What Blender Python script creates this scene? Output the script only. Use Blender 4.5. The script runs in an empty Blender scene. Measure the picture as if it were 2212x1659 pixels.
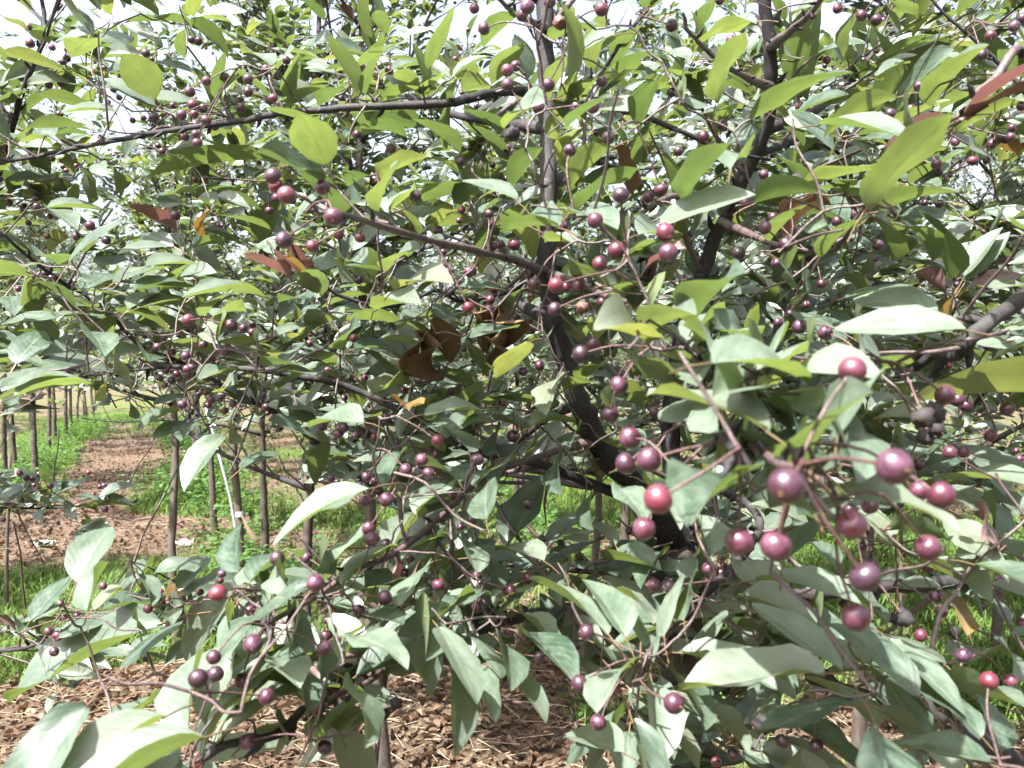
import bpy, math
import numpy as np
from math import radians, sin, cos, pi
from mathutils import Vector, Matrix

# ------------------------------------------------------------------ camera, sky, sun, exposure
S = bpy.context.scene
COL = S.collection
F = 1841.0                                   # focal length in pixels of a 2212 px wide picture
PITCH = radians(1.0)
EYE = np.array([0.0, 0.0, 1.5])
cd = bpy.data.cameras.new('camera')
cd.sensor_width = 36
cd.lens = 36 * F / 2212
cd.clip_start = 0.02
cd.clip_end = 400
cd.dof.use_dof = True
cd.dof.focus_distance = 1.3
cd.dof.aperture_fstop = 15
cam = bpy.data.objects.new('camera', cd)
COL.objects.link(cam)
cam.location = EYE
cam.rotation_euler = (pi / 2 - PITCH, 0, 0)
S.camera = cam

SUN = np.array([-0.36, -0.38, 0.85]); SUN /= np.linalg.norm(SUN)
elev = math.asin(SUN[2]); azim = math.atan2(SUN[0], SUN[1])
W = bpy.data.worlds.new('World'); S.world = W; W.use_nodes = True
wn = W.node_tree.nodes; wl = W.node_tree.links
bg = wn['Background']
sky = wn.new('ShaderNodeTexSky'); sky.sky_type = 'NISHITA'; sky.sun_disc = False
sky.sun_elevation = elev; sky.sun_rotation = azim
sky.air_density = 1.0; sky.dust_density = 6.0; sky.ozone_density = 1.0
hs = wn.new('ShaderNodeHueSaturation'); hs.inputs['Saturation'].default_value = .62; hs.inputs['Value'].default_value = 1.3   # white summer haze
wl.new(sky.outputs[0], hs.inputs['Color']); wl.new(hs.outputs[0], bg.inputs[0]); bg.inputs[1].default_value = 0.08
sd = bpy.data.lights.new('sun', 'SUN'); sd.energy = 5.0; sd.angle = radians(0.6); sd.color = (1, 0.985, 0.955)
so = bpy.data.objects.new('sun', sd); COL.objects.link(so)
so.rotation_euler = Vector(SUN).to_track_quat('Z', 'Y').to_euler()
vs = S.view_settings
vs.view_transform = 'Standard'; vs.look = 'None'; vs.gamma = 1; vs.use_curve_mapping = False
vs.exposure = 2.32
S.cycles.max_bounces = 7
S.cycles.diffuse_bounces = 4
S.cycles.glossy_bounces = 2
S.cycles.transmission_bounces = 5
S.cycles.sample_clamp_indirect = 6
S.cycles.caustics_reflective = False
S.cycles.caustics_refractive = False

rng = np.random.default_rng(7)
CP, SP = cos(PITCH), sin(PITCH)

def at(x, y, d):
    """the place seen at photo point (x, y) (2212 px wide) at depth d metres"""
    cx = (x - 1106) / F * d; cy = (829.5 - y) / F * d
    return np.array([cx, d * CP + cy * SP, 1.5 - d * SP + cy * CP])
def cam_of(P):
    """points -> photo x, y, depth"""
    P = np.atleast_2d(P)
    q = P - EYE
    d = q[:, 1] * CP - q[:, 2] * SP
    u = q[:, 1] * SP + q[:, 2] * CP
    dd = np.where(np.abs(d) < 1e-4, 1e-4, d)
    return 1106 + F * q[:, 0] / dd, 829.5 - F * u / dd, d
def ground_at(x, y):
    v = at(x, y, 1.0) - EYE
    t = 1.5 / -v[2]
    return (v * t)[:2]
def norm(v):
    v = np.asarray(v, float)
    n = np.linalg.norm(v, axis=-1, keepdims=True)
    return v / np.where(n < 1e-9, 1, n)
FWD = np.array([0, CP, -SP]); UPC = np.array([0, SP, CP]); RGT = np.array([1.0, 0, 0])
UP = np.array([0, 0, 1.0])

# ------------------------------------------------------------------ materials
def mat(name):
    m = bpy.data.materials.new(name); m.use_nodes = True
    nt = m.node_tree; nt.nodes.clear()
    out = nt.nodes.new('ShaderNodeOutputMaterial')
    return m, nt, nt.nodes, nt.links, out
def math_n(nt, op, a, b=None, c=None, clamp=False):
    n = nt.nodes.new('ShaderNodeMath'); n.operation = op; n.use_clamp = clamp
    for i, v in enumerate((a, b, c)):
        if v is None: continue
        if isinstance(v, (int, float)): n.inputs[i].default_value = v
        else: nt.links.new(v, n.inputs[i])
    return n.outputs[0]
def mix_c(nt, f, a, b, mode='MIX'):
    n = nt.nodes.new('ShaderNodeMix'); n.data_type = 'RGBA'; n.blend_type = mode
    for key, v in ((0, f), (6, a), (7, b)):
        if isinstance(v, (int, float)): n.inputs[key].default_value = v
        elif isinstance(v, tuple): n.inputs[key].default_value = (*v, 1)
        else: nt.links.new(v, n.inputs[key])
    return n.outputs[2]
def ramp(nt, f, stops):
    n = nt.nodes.new('ShaderNodeValToRGB')
    e = n.color_ramp.elements
    e[0].position, e[0].color = stops[0][0], (*stops[0][1], 1)
    e[1].position, e[1].color = stops[-1][0], (*stops[-1][1], 1)
    for p, c in stops[1:-1]:
        k = e.new(p); k.color = (*c, 1)
    nt.links.new(f, n.inputs[0])
    return n.outputs[0]
def noise(nt, scale, detail=3, vec=None, rough=0.5):
    n = nt.nodes.new('ShaderNodeTexNoise'); n.inputs['Scale'].default_value = scale
    n.inputs['Detail'].default_value = detail; n.inputs['Roughness'].default_value = rough
    if vec is not None: nt.links.new(vec, n.inputs['Vector'])
    return n.outputs[0]

def leaf_material(name, top, under, trans, tfac=0.42, rough=0.4, spec=0.5, veins=True, vcol=(0.30, 0.34, 0.2)):
    m, nt, N, L, out = mat(name)
    oi = N.new('ShaderNodeObjectInfo'); at_ = N.new('ShaderNodeAttribute'); at_.attribute_name = 'lv'
    rnd = math_n(nt, 'FRACT', math_n(nt, 'ADD', oi.outputs['Random'], at_.outputs['Fac']))
    geo = N.new('ShaderNodeNewGeometry')
    tc = N.new('ShaderNodeTexCoord')
    ctop = ramp(nt, rnd, top); cun = ramp(nt, rnd, under)
    nz = noise(nt, 9, 4, tc.outputs['UV'])
    ctop = mix_c(nt, math_n(nt, 'MULTIPLY', nz, 0.35), ctop, (0.03, 0.05, 0.02))
    vv = N.new('ShaderNodeVectorMath'); vv.operation = 'ADD'; L.new(tc.outputs['UV'], vv.inputs[0])
    cb = N.new('ShaderNodeCombineXYZ'); L.new(math_n(nt, 'MULTIPLY', rnd, 37), cb.inputs[0]); L.new(math_n(nt, 'MULTIPLY', rnd, 91), cb.inputs[1]); L.new(cb.outputs[0], vv.inputs[1])
    blot = noise(nt, 3.0, 5, vv.outputs[0], 0.65); speck = noise(nt, 15, 2, vv.outputs[0])
    ctop = mix_c(nt, math_n(nt, 'MULTIPLY', ramp(nt, blot, [(0.42, (0, 0, 0)), (0.75, (1, 1, 1))]), 0.5), ctop, tuple(min(1, q * 1.9) for q in top[len(top) // 2][1]))
    spm = math_n(nt, 'MULTIPLY', ramp(nt, speck, [(0.70, (0, 0, 0)), (0.735, (1, 1, 1))]), 0.75)
    ctop = mix_c(nt, spm, ctop, (0.13, 0.075, 0.04)); cun = mix_c(nt, spm, cun, (0.12, 0.07, 0.04))
    hgt = None
    if veins:
        sp = N.new('ShaderNodeSeparateXYZ'); L.new(tc.outputs['UV'], sp.inputs[0])
        a = math_n(nt, 'MULTIPLY', math_n(nt, 'ABSOLUTE', math_n(nt, 'SUBTRACT', sp.outputs[0], 0.5)), 2)
        mid = math_n(nt, 'SUBTRACT', 1, math_n(nt, 'MULTIPLY', a, 16), clamp=True)
        w = math_n(nt, 'ADD', math_n(nt, 'SUBTRACT', math_n(nt, 'MULTIPLY', sp.outputs[1], 8), math_n(nt, 'MULTIPLY', a, 2.4)), math_n(nt, 'MULTIPLY', blot, 1.6))
        pp = math_n(nt, 'PINGPONG', w, 0.5)
        side = math_n(nt, 'SUBTRACT', 1, math_n(nt, 'MULTIPLY', pp, 9), clamp=True)
        vm = math_n(nt, 'MAXIMUM', mid, math_n(nt, 'MULTIPLY', side, 0.45))
        ctop = mix_c(nt, math_n(nt, 'MULTIPLY', vm, 0.42), ctop, vcol)
        cun = mix_c(nt, math_n(nt, 'MULTIPLY', vm, 0.3), cun, vcol)
        bp = N.new('ShaderNodeBump'); bp.inputs['Strength'].default_value = 0.16; bp.inputs['Distance'].default_value = 0.002
        L.new(math_n(nt, 'ADD', math_n(nt, 'MULTIPLY', pp, 0.35), math_n(nt, 'MULTIPLY', blot, 1.6)), bp.inputs['Height'])
        hgt = bp.outputs[0]
    col = mix_c(nt, geo.outputs['Backfacing'], ctop, cun)
    p = N.new('ShaderNodeBsdfPrincipled'); L.new(col, p.inputs['Base Color'])
    ro = math_n(nt, 'ADD', math_n(nt, 'MULTIPLY', geo.outputs['Backfacing'], 0.22), math_n(nt, 'ADD', rough - 0.08, math_n(nt, 'MULTIPLY', nz, 0.18)))
    L.new(ro, p.inputs['Roughness']); p.inputs['Specular IOR Level'].default_value = spec
    if hgt: L.new(hgt, p.inputs['Normal'])
    t = N.new('ShaderNodeBsdfTranslucent')
    tcol = mix_c(nt, math_n(nt, 'MULTIPLY', ramp(nt, blot, [(0.35, (0, 0, 0)), (0.7, (1, 1, 1))]), 0.45), ramp(nt, rnd, trans), tuple(q * 0.5 for q in trans[0][1]))
    if veins: tcol = mix_c(nt, math_n(nt, 'MULTIPLY', vm, 0.4), tcol, tuple(c * 0.45 for c in trans[0][1]))
    L.new(tcol, t.inputs[0])
    mx = N.new('ShaderNodeMixShader'); mx.inputs[0].default_value = tfac
    L.new(p.outputs[0], mx.inputs[1]); L.new(t.outputs[0], mx.inputs[2]); L.new(mx.outputs[0], out.inputs[0])
    return m
M_LEAF = leaf_material('crabapple_leaf',
    [(0, (0.030, 0.059, 0.040)), (0.42, (0.064, 0.097, 0.069)), (0.75, (0.118, 0.150, 0.118)), (1, (0.160, 0.178, 0.125))],
    [(0, (0.062, 0.090, 0.042)), (1, (0.10, 0.13, 0.062))],
    [(0, (0.080, 0.125, 0.028)), (0.6, (0.125, 0.170, 0.036)), (0.9, (0.165, 0.205, 0.042)), (1, (0.23, 0.24, 0.05))], 0.40, 0.39, 0.8)
M_PALE = leaf_material('pale_sunlit_leaf',  # paler copy of the leaf green: sunlit brightness put into the colour
    [(0, (0.088, 0.126, 0.090)), (1, (0.142, 0.178, 0.138))], [(0, (0.10, 0.14, 0.06)), (1, (0.14, 0.18, 0.08))],
    [(0, (0.12, 0.18, 0.04)), (1, (0.19, 0.24, 0.05))], 0.36, 0.42, 0.7)
M_PINK = leaf_material('young_pink_leaf', [(0, (0.163, 0.088, 0.088)), (1, (0.224, 0.156, 0.143))], [(0, (0.170, 0.088, 0.088)), (1, (0.218, 0.143, 0.136))],
    [(0, (0.231, 0.088, 0.075)), (1, (0.258, 0.136, 0.109))], 0.22)
M_ORANGE = leaf_material('orange_leaf', [(0, (0.17, 0.100, 0.040)), (1, (0.20, 0.125, 0.045))], [(0, (0.204, 0.109, 0.034)), (1, (0.231, 0.143, 0.048))],
    [(0, (0.21, 0.115, 0.025)), (1, (0.24, 0.145, 0.035))], 0.32)
M_BROWN = leaf_material('dead_leaf', [(0, (0.109, 0.065, 0.037)), (0.5, (0.156, 0.099, 0.061)), (1, (0.190, 0.122, 0.082))], [(0, (0.102, 0.061, 0.034)), (1, (0.163, 0.102, 0.061))],
    [(0, (0.136, 0.075, 0.034)), (1, (0.170, 0.095, 0.048))], 0.15, 0.6, 0.25)
M_LITTER = leaf_material('litter_leaf', [(0, (0.030, 0.016, 0.010)), (0.5, (0.066, 0.036, 0.023)), (0.85, (0.11, 0.068, 0.045)), (1, (0.20, 0.145, 0.105))], [(0, (0.110, 0.066, 0.044)), (1, (0.242, 0.171, 0.127))],
    [(0, (0.165, 0.077, 0.033)), (1, (0.220, 0.110, 0.055))], 0.15, 0.65, 0.2, veins=False)
M_GRASS = leaf_material('grass', [(0, (0.039, 0.069, 0.021)), (0.5, (0.072, 0.099, 0.030)), (0.8, (0.120, 0.129, 0.048)), (1, (0.216, 0.180, 0.102))], [(0, (0.054, 0.114, 0.018)), (1, (0.102, 0.162, 0.030))],
    [(0, (0.084, 0.138, 0.027)), (1, (0.162, 0.186, 0.048))], 0.34, 0.5, 0.3, veins=False)
M_WEED = leaf_material('weed_leaf', [(0, (0.037, 0.093, 0.025)), (1, (0.074, 0.136, 0.037))], [(0, (0.062, 0.112, 0.037)), (1, (0.087, 0.136, 0.050))],
    [(0, (0.136, 0.279, 0.031)), (1, (0.198, 0.310, 0.043))], 0.4, 0.5, 0.3, veins=False)

def bark(name, c1, c2, scale=60, rough=0.75, spec=0.3):
    m, nt, N, L, out = mat(name)
    tc = N.new('ShaderNodeTexCoord')
    mp = N.new('ShaderNodeMapping'); mp.inputs['Scale'].default_value = (1, 1, 0.35); L.new(tc.outputs['Object'], mp.inputs[0])
    n1 = noise(nt, scale, 5, mp.outputs[0], 0.65); n2 = noise(nt, 9, 3, tc.outputs['Object'])
    n3 = noise(nt, scale * 4, 2, tc.outputs['Object'])
    c = mix_c(nt, ramp(nt, n1, [(0.35, (0, 0, 0)), (0.65, (1, 1, 1))]), c1, c2)
    c = mix_c(nt, math_n(nt, 'MULTIPLY', ramp(nt, n2, [(0.5, (0, 0, 0)), (0.7, (1, 1, 1))]), 0.35), c, (0.10, 0.10, 0.085))
    spk = ramp(nt, n3, [(0.66, (0, 0, 0)), (0.72, (1, 1, 1))])
    c = mix_c(nt, math_n(nt, 'MULTIPLY', spk, 0.4), c, (0.14, 0.125, 0.11))
    p = N.new('ShaderNodeBsdfPrincipled'); L.new(c, p.inputs['Base Color']); p.inputs['Roughness'].default_value = rough
    p.inputs['Specular IOR Level'].default_value = spec
    b = N.new('ShaderNodeBump'); b.inputs['Strength'].default_value = 0.7; b.inputs['Distance'].default_value = 0.003
    L.new(n1, b.inputs['Height']); L.new(b.outputs[0], p.inputs['Normal'])
    L.new(p.outputs[0], out.inputs[0])
    return m
M_BARK = bark('limb_bark', (0.010, 0.009, 0.010), (0.030, 0.025, 0.026))
M_TRUNK = bark('trunk_bark', (0.034, 0.026, 0.021), (0.086, 0.068, 0.054), 45)
M_TWIG = bark('twig_bark', (0.045, 0.026, 0.027), (0.090, 0.060, 0.058), 150, 0.5, 0.5)
M_STALK = bark('stalk_skin', (0.048, 0.020, 0.021), (0.088, 0.040, 0.038), 200, 0.45, 0.5)
M_PETIOLE = bark('petiole_skin', (0.188, 0.128, 0.060), (0.247, 0.143, 0.075), 200, 0.45, 0.5)
M_CALYX = bark('calyx_husk', (0.255, 0.128, 0.053), (0.375, 0.225, 0.105), 400, 0.8)
M_STAKE = bark('stake_wood', (0.045, 0.034, 0.026), (0.112, 0.086, 0.064), 40)

def fruit_material(name, cols, bloom, rough, bf=0.5, coat=0.35):
    m, nt, N, L, out = mat(name)
    oi = N.new('ShaderNodeObjectInfo'); a = N.new('ShaderNodeAttribute'); a.attribute_name = 'lv'
    rnd = math_n(nt, 'FRACT', math_n(nt, 'ADD', oi.outputs['Random'], a.outputs['Fac']))
    tc = N.new('ShaderNodeTexCoord')
    c = ramp(nt, rnd, cols)
    n1 = noise(nt, 1.4, 4, tc.outputs['Object'], 0.6); n2 = noise(nt, 26, 2, tc.outputs['Object'])
    c = mix_c(nt, math_n(nt, 'MULTIPLY', ramp(nt, n1, [(0.35, (0, 0, 0)), (0.68, (bf, bf, bf))]), math_n(nt, 'ADD', 0.25, math_n(nt, 'FRACT', math_n(nt, 'MULTIPLY', rnd, 7.3)))), c, bloom)
    c = mix_c(nt, math_n(nt, 'MULTIPLY', ramp(nt, n2, [(0.68, (0, 0, 0)), (0.74, (1, 1, 1))]), 0.5), c, (0.42, 0.26, 0.2))
    p = N.new('ShaderNodeBsdfPrincipled'); L.new(c, p.inputs['Base Color'])
    L.new(math_n(nt, 'ADD', rough, math_n(nt, 'MULTIPLY', n1, 0.2)), p.inputs['Roughness'])
    p.inputs['Specular IOR Level'].default_value = 0.5
    p.inputs['Coat Weight'].default_value = coat; p.inputs['Coat Roughness'].default_value = 0.22
    L.new(p.outputs[0], out.inputs[0])
    return m
M_FRUIT = fruit_material('crabapple_skin', [(0, (0.014, 0.005, 0.010)), (0.4, (0.030, 0.006, 0.014)), (0.8, (0.058, 0.009, 0.019)), (1, (0.10, 0.011, 0.020))], (0.135, 0.056, 0.098), 0.28, 0.62)
M_ROT = fruit_material('rotten_skin', [(0, (0.010, 0.009, 0.010)), (1, (0.025, 0.017, 0.017))], (0.020, 0.016, 0.018), 0.7, 0.4, 0.0)
M_SHRIV = fruit_material('shrivelled_skin', [(0, (0.085, 0.034, 0.024)), (1, (0.13, 0.06, 0.042))], (0.12, 0.06, 0.055), 0.6, 0.5, 0.1)

# ------------------------------------------------------------------ mesh helpers
def mesh_np(name, V, polys, mats, uv=None, mi=None, lv=None, smooth=True):
    """polys: list of (k, array Nx k)"""
    me = bpy.data.meshes.new(name)
    V = np.asarray(V, np.float32)
    me.vertices.add(len(V)); me.vertices.foreach_set('co', V.ravel())
    loops = np.concatenate([p.ravel() for p in polys]).astype(np.int32)
    tot = np.concatenate([np.full(len(p), p.shape[1]) for p in polys]).astype(np.int32)
    st = np.concatenate([[0], np.cumsum(tot)[:-1]]).astype(np.int32)
    me.loops.add(len(loops)); me.loops.foreach_set('vertex_index', loops)
    me.polygons.add(len(tot)); me.polygons.foreach_set('loop_start', st); me.polygons.foreach_set('loop_total', tot)
    me.polygons.foreach_set('use_smooth', np.full(len(tot), smooth))
    if mi is not None: me.polygons.foreach_set('material_index', np.asarray(mi, np.int32))
    for m in mats: me.materials.append(m)
    if uv is not None:
        l = me.uv_layers.new(name='UVMap'); l.data.foreach_set('uv', np.asarray(uv, np.float32)[loops].ravel())
    if lv is not None:
        a = me.attributes.new('lv', 'FLOAT', 'POINT'); a.data.foreach_set('value', np.asarray(lv, np.float32))
    me.update(calc_edges=True)
    return me
def ob(name, me, parent=None, kind=None, label=None, cat=None, group=None):
    o = bpy.data.objects.new(name, me); COL.objects.link(o)
    if parent is not None: o.parent = parent
    if kind: o['kind'] = kind
    if label: o['label'] = label
    if cat: o['category'] = cat
    if group: o['group'] = group
    return o

def tube_arrays(P, R, n=6, cap=True):
    P = np.asarray(P, float); R = np.asarray(R, float); k = len(P)
    T = norm(np.gradient(P, axis=0))
    a = np.array([0.31, 0.17, 0.93]) if abs(T[0] @ np.array([0.31, 0.17, 0.93])) < 0.8 else np.array([0.9, 0.1, 0.1])
    U = np.zeros_like(P)
    for i in range(k):
        a = a - T[i] * (a @ T[i]); a = norm(a); U[i] = a
    Wv = np.cross(T, U)
    th = np.arange(n) / n * 2 * pi
    V = P[:, None] + R[:, None, None] * (U[:, None] * np.cos(th)[None, :, None] + Wv[:, None] * np.sin(th)[None, :, None])
    V = V.reshape(-1, 3)
    i = np.arange(k - 1)[:, None] * n; j = np.arange(n)[None, :]; j2 = (j + 1) % n
    Q = np.stack([i + j, i + j2, i + n + j2, i + n + j], -1).reshape(-1, 4)
    return V, Q
class Tubes:
    def __init__(s): s.V = []; s.Q = []; s.n = 0; s.lv = []
    def add(s, P, R, n=4):
        V, Q = tube_arrays(P, R, n)
        s.V.append(V); s.Q.append(Q + s.n); s.n += len(V)
    def mesh(s, name, m):
        if not s.V: return None
        return mesh_np(name, np.concatenate(s.V), [np.concatenate(s.Q)], [m])
def smooth_path(P, sub=4):
    """Catmull-Rom through the points"""
    P = np.asarray(P, float)
    if len(P) < 3: 
        t = np.linspace(0, 1, sub + 1)[:, None]; return P[0] * (1 - t) + P[-1] * t
    Q = np.vstack([2 * P[0] - P[1], P, 2 * P[-1] - P[-2]]); out = []
    for i in range(1, len(Q) - 2):
        for t in np.arange(sub) / sub:
            out.append(0.5 * ((2 * Q[i]) + (-Q[i-1] + Q[i+1]) * t + (2*Q[i-1] - 5*Q[i] + 4*Q[i+1] - Q[i+2]) * t*t + (-Q[i-1] + 3*Q[i] - 3*Q[i+1] + Q[i+2]) * t**3))
    out.append(P[-1])
    return np.array(out)
def branch_mesh(name, P, R, n=9, sub=5, m=M_BARK, knobs=True, r=None):
    """P control points, R radii; knobbly"""
    r = r or rng
    Q = smooth_path(np.column_stack([P, R]), sub)
    Pp, Rr = Q[:, :3].copy(), np.maximum(Q[:, 3], 0.0007).copy()
    if knobs:
        Rr *= 1 + 0.055 * r.standard_normal(len(Rr)).clip(-1.5, 2.0)
        Pp[1:-1] += (r.standard_normal((len(Pp) - 2, 3)) * Rr[1:-1, None] * 0.09)
    # rounded ends
    t0 = norm(Pp[0] - Pp[1]); t1 = norm(Pp[-1] - Pp[-2])
    Pp = np.vstack([Pp[0] + t0 * Rr[0] * 0.6, Pp, Pp[-1] + t1 * Rr[-1] * 0.7]); Rr = np.concatenate([[Rr[0] * 0.15], Rr, [Rr[-1] * 0.15]])
    V, F4 = tube_arrays(Pp, Rr, n)
    return mesh_np(name, V, [F4], [m])

# leaf templates: unit leaf along +Y, width 1 across X, top side +Z
def leaf_template(nseg, nx, curl=0.1, fold=0.12, wave=0.0, twist=0.0, widest=0.45, bend=0.12, petiole=True, ribbon=False, serr=0.0, ph=0.0, pl=0.3):
    t = np.linspace(0, 1, nseg + 1)
    if nseg > 3: t = 0.45 * t + 0.55 * (0.5 - 0.5 * np.cos(pi * t))
    def prof(v):
        a = np.where(v < widest, v / widest, (1 - v) / (1 - widest))
        return 0.5 * np.where(v < widest, np.sin(a * pi / 2) ** 0.60, np.sin(a * pi / 2) ** 0.84)
    V = []; UV = []
    s = np.linspace(-1, 1, nx + 1)
    for i, v in enumerate(t):
        w = prof(v)
        if 0 < i < nseg: w *= 1 + serr * (-1) ** i
        if i in (0, nseg): w = 0.018
        for q in s:
            x = q * w; z = abs(q) * w * fold * 2 - curl * (v - 0.35) ** 2 * 1.6 - curl * q * q * w * 0.8 + wave * sin(v * 9 + ph + (2 if q > 0 else 0)) * abs(q) * 0.06
            y = v
            a = twist * (v - 0.4); x, z = x * cos(a) - z * sin(a), x * sin(a) + z * cos(a)
            x += bend * (v * v) * 0.5
            V.append((x, y, z)); UV.append((0.5 + q * 0.5, v))
    n = nx + 1
    Q = [(i * n + j, i * n + j + 1, (i + 1) * n + j + 1, (i + 1) * n + j) for i in range(nseg) for j in range(nx)]
    mi = [0] * len(Q)
    if petiole:
        b = len(V)
        zs = [(0.03, -curl * .15), (-pl * 0.5, -0.03 - curl * .2), (-pl, -0.09 - curl * .2)]
        for y, z in zs:
            for k in range(3):
                a = k * 2 * pi / 3 + .5
                V.append((cos(a) * 0.016, y, z - 0.006 + sin(a) * 0.009)); UV.append((0.5, 0.0))
        for i in range(2):
            for k in range(3):
                k2 = (k + 1) % 3
                Q.append((b + i*3 + k, b + i*3 + k2, b + i*3 + 3 + k2, b + i*3 + 3 + k)); mi.append(1)
    if ribbon:
        b = len(V)
        for x, y, z in ((-.012, -pl, -.08 - curl * .2), (.012, -pl, -.08 - curl * .2), (.014, .04, -curl * .15), (-.014, .04, -curl * .15)): V.append((x, y, z)); UV.append((0.5, 0.0))
        Q.append((b, b + 1, b + 2, b + 3)); mi.append(1)
    return np.array(V), np.array(Q), np.array(UV), np.array(mi)
PET = 0.3
HI = []
for k in range(10):
    r = np.random.default_rng(100 + k)
    HI.append(leaf_template(9, 4, curl=r.uniform(0.0, 0.16), fold=r.uniform(0.03, 0.24), wave=r.uniform(0, 1.0), twist=r.uniform(-0.25, 0.25),
                            widest=r.uniform(0.38, 0.5), bend=r.uniform(-0.15, 0.15), serr=0.03, ph=r.uniform(0, 6)))
LO = []
for k in range(5):
    r = np.random.default_rng(200 + k)
    LO.append(leaf_template(6, 2, petiole=False, ribbon=True, curl=r.uniform(0.0, 0.16), fold=r.uniform(0.03, 0.2), twist=r.uniform(-0.3, 0.3), bend=r.uniform(-.2, .2), widest=r.uniform(.38, .5)))
MED = [leaf_template(4, 2, petiole=False, curl=c_, fold=f_, twist=w_, widest=.44) for c_, f_, w_ in ((.05, .1, .2), (.14, .2, -.2), (.0, .16, .1))]
FAR = [leaf_template(2, 2, curl=0.2, fold=0.25, petiole=False, widest=0.45), leaf_template(2, 2, curl=0.05, fold=0.15, petiole=False)]
DRY = []
for k in range(3):
    r = np.random.default_rng(300 + k)
    DRY.append(leaf_template(9, 4, curl=r.uniform(0.15, 0.4), fold=r.uniform(0.2, 0.55), wave=1.6, twist=r.uniform(-.9, .9), ph=r.uniform(0, 6), serr=0.03))
def tmesh(name, T, m):
    V, Q, UV, mi = T
    return mesh_np(name, V, [Q], [m, M_PETIOLE], uv=UV, mi=mi)
LEAFM = {}
for key, m in (('g', M_LEAF), ('r', M_PINK), ('o', M_ORANGE)):
    LEAFM[key] = [tmesh('leaf_blade', T, m) for T in (HI if key == 'g' else HI[:4])]
LEAFM['p'] = [tmesh('leaf_blade', T, M_PALE) for T in HI]
LEAFM['b'] = [tmesh('leaf_dry', T, M_BROWN) for T in DRY + HI[2:4]]

def batch(name, templates, mats, B, D, Nn, Ls, Ws, r, parent=None, kind='stuff', **kw):
    """leaves joined into one mesh. B base, D direction, Nn top normal, Ls length, Ws width"""
    if len(B) == 0: return None
    B = np.asarray(B); D = norm(D); Nn = norm(Nn - D * (Nn * D).sum(1, keepdims=True)); X = np.cross(D, Nn)
    pick = r.integers(0, len(templates), len(B)); lv = r.random(len(B))
    Vs, Qs, UVs, MIs, LVs, off = [], [], [], [], [], 0
    for k, (V, Q, UV, mi) in enumerate(templates):
        s = np.where(pick == k)[0]
        if len(s) == 0: continue
        P = B[s, None] + X[s, None] * (V[None, :, 0:1] * Ws[s, None, None]) + D[s, None] * (V[None, :, 1:2] * Ls[s, None, None]) + Nn[s, None] * (V[None, :, 2:3] * Ls[s, None, None])
        Vs.append(P.reshape(-1, 3)); Qs.append((Q[None] + off + (np.arange(len(s)) * len(V))[:, None, None]).reshape(-1, Q.shape[1]))
        UVs.append(np.tile(UV, (len(s), 1))); MIs.append(np.tile(mi, len(s))); LVs.append(np.repeat(lv[s], len(V)))
        off += len(s) * len(V)
    me = mesh_np(name, np.concatenate(Vs), [np.concatenate(Qs)], mats, uv=np.concatenate(UVs), mi=np.concatenate(MIs), lv=np.concatenate(LVs))
    return ob(name, me, parent, kind, **kw)

# fruit: unit radius, stalk end +Z, calyx end -Z
def fruit_template(nu, nv, dent=0.18, rumple=0.0, r=None, tip=True):
    prof = []
    for i in range(nv + 1):
        a = pi * i / nv
        rr = sin(a); z = cos(a)
        z -= dent * math.exp(-(a / 0.42) ** 2)
        z *= 0.97
        prof.append((rr, z))
    V = [(0, 0, prof[0][1])]
    for rr, z in prof[1:-1]:
        for j in range(nu):
            t = 2 * pi * j / nu; q = 1 + (rumple * (r.random() - 0.6) if rumple else 0)
            V.append((rr * cos(t) * q, rr * sin(t) * q, z * q))
    V.append((0, 0, prof[-1][1])); last = len(V) - 1
    T = []; Q = []; mt = []; mq = []
    for j in range(nu): T.append((0, 1 + j, 1 + (j + 1) % nu))
    for i in range(nv - 2):
        for j in range(nu): Q.append((1 + i*nu + j, 1 + (i+1)*nu + j, 1 + (i+1)*nu + (j+1) % nu, 1 + i*nu + (j+1) % nu))
    for j in range(nu): T.append((1 + (nv-2)*nu + j, last, 1 + (nv-2)*nu + (j+1) % nu))
    mt = [0] * len(T)
    if tip:
        b = len(V); n = 5
        V.append((0, 0, -1.03))
        for j in range(n):
            a = 2*pi*j/n
            V += [(0.17*cos(a), 0.17*sin(a), -0.955), (0.12*cos(a+.35), 0.12*sin(a+.35), -1.12)]
        for j in range(n):
            j2 = (j+1) % n
            T += [(b, b+1+2*j, b+1+2*j2), (b+1+2*j, b+2+2*j, b+1+2*j2)]; mt += [1, 1]
    return np.array(V, float), np.array(T), np.array(Q), mt, [0]*len(Q)
def fmesh(T, m):
    V, Tr, Q, mt, mq = T
    return mesh_np('fruit_body', V, [Tr, Q], [m, M_CALYX], mi=mt + mq)
FR = fmesh(fruit_template(16, 11), M_FRUIT)
rr_ = np.random.default_rng(5)
ROT = [fmesh(fruit_template(10, 7, rumple=0.5, r=rr_), M_ROT) for _ in range(3)]
SHR = [fmesh(fruit_template(12, 8, rumple=0.4, r=rr_), M_SHRIV) for _ in range(2)]
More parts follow.
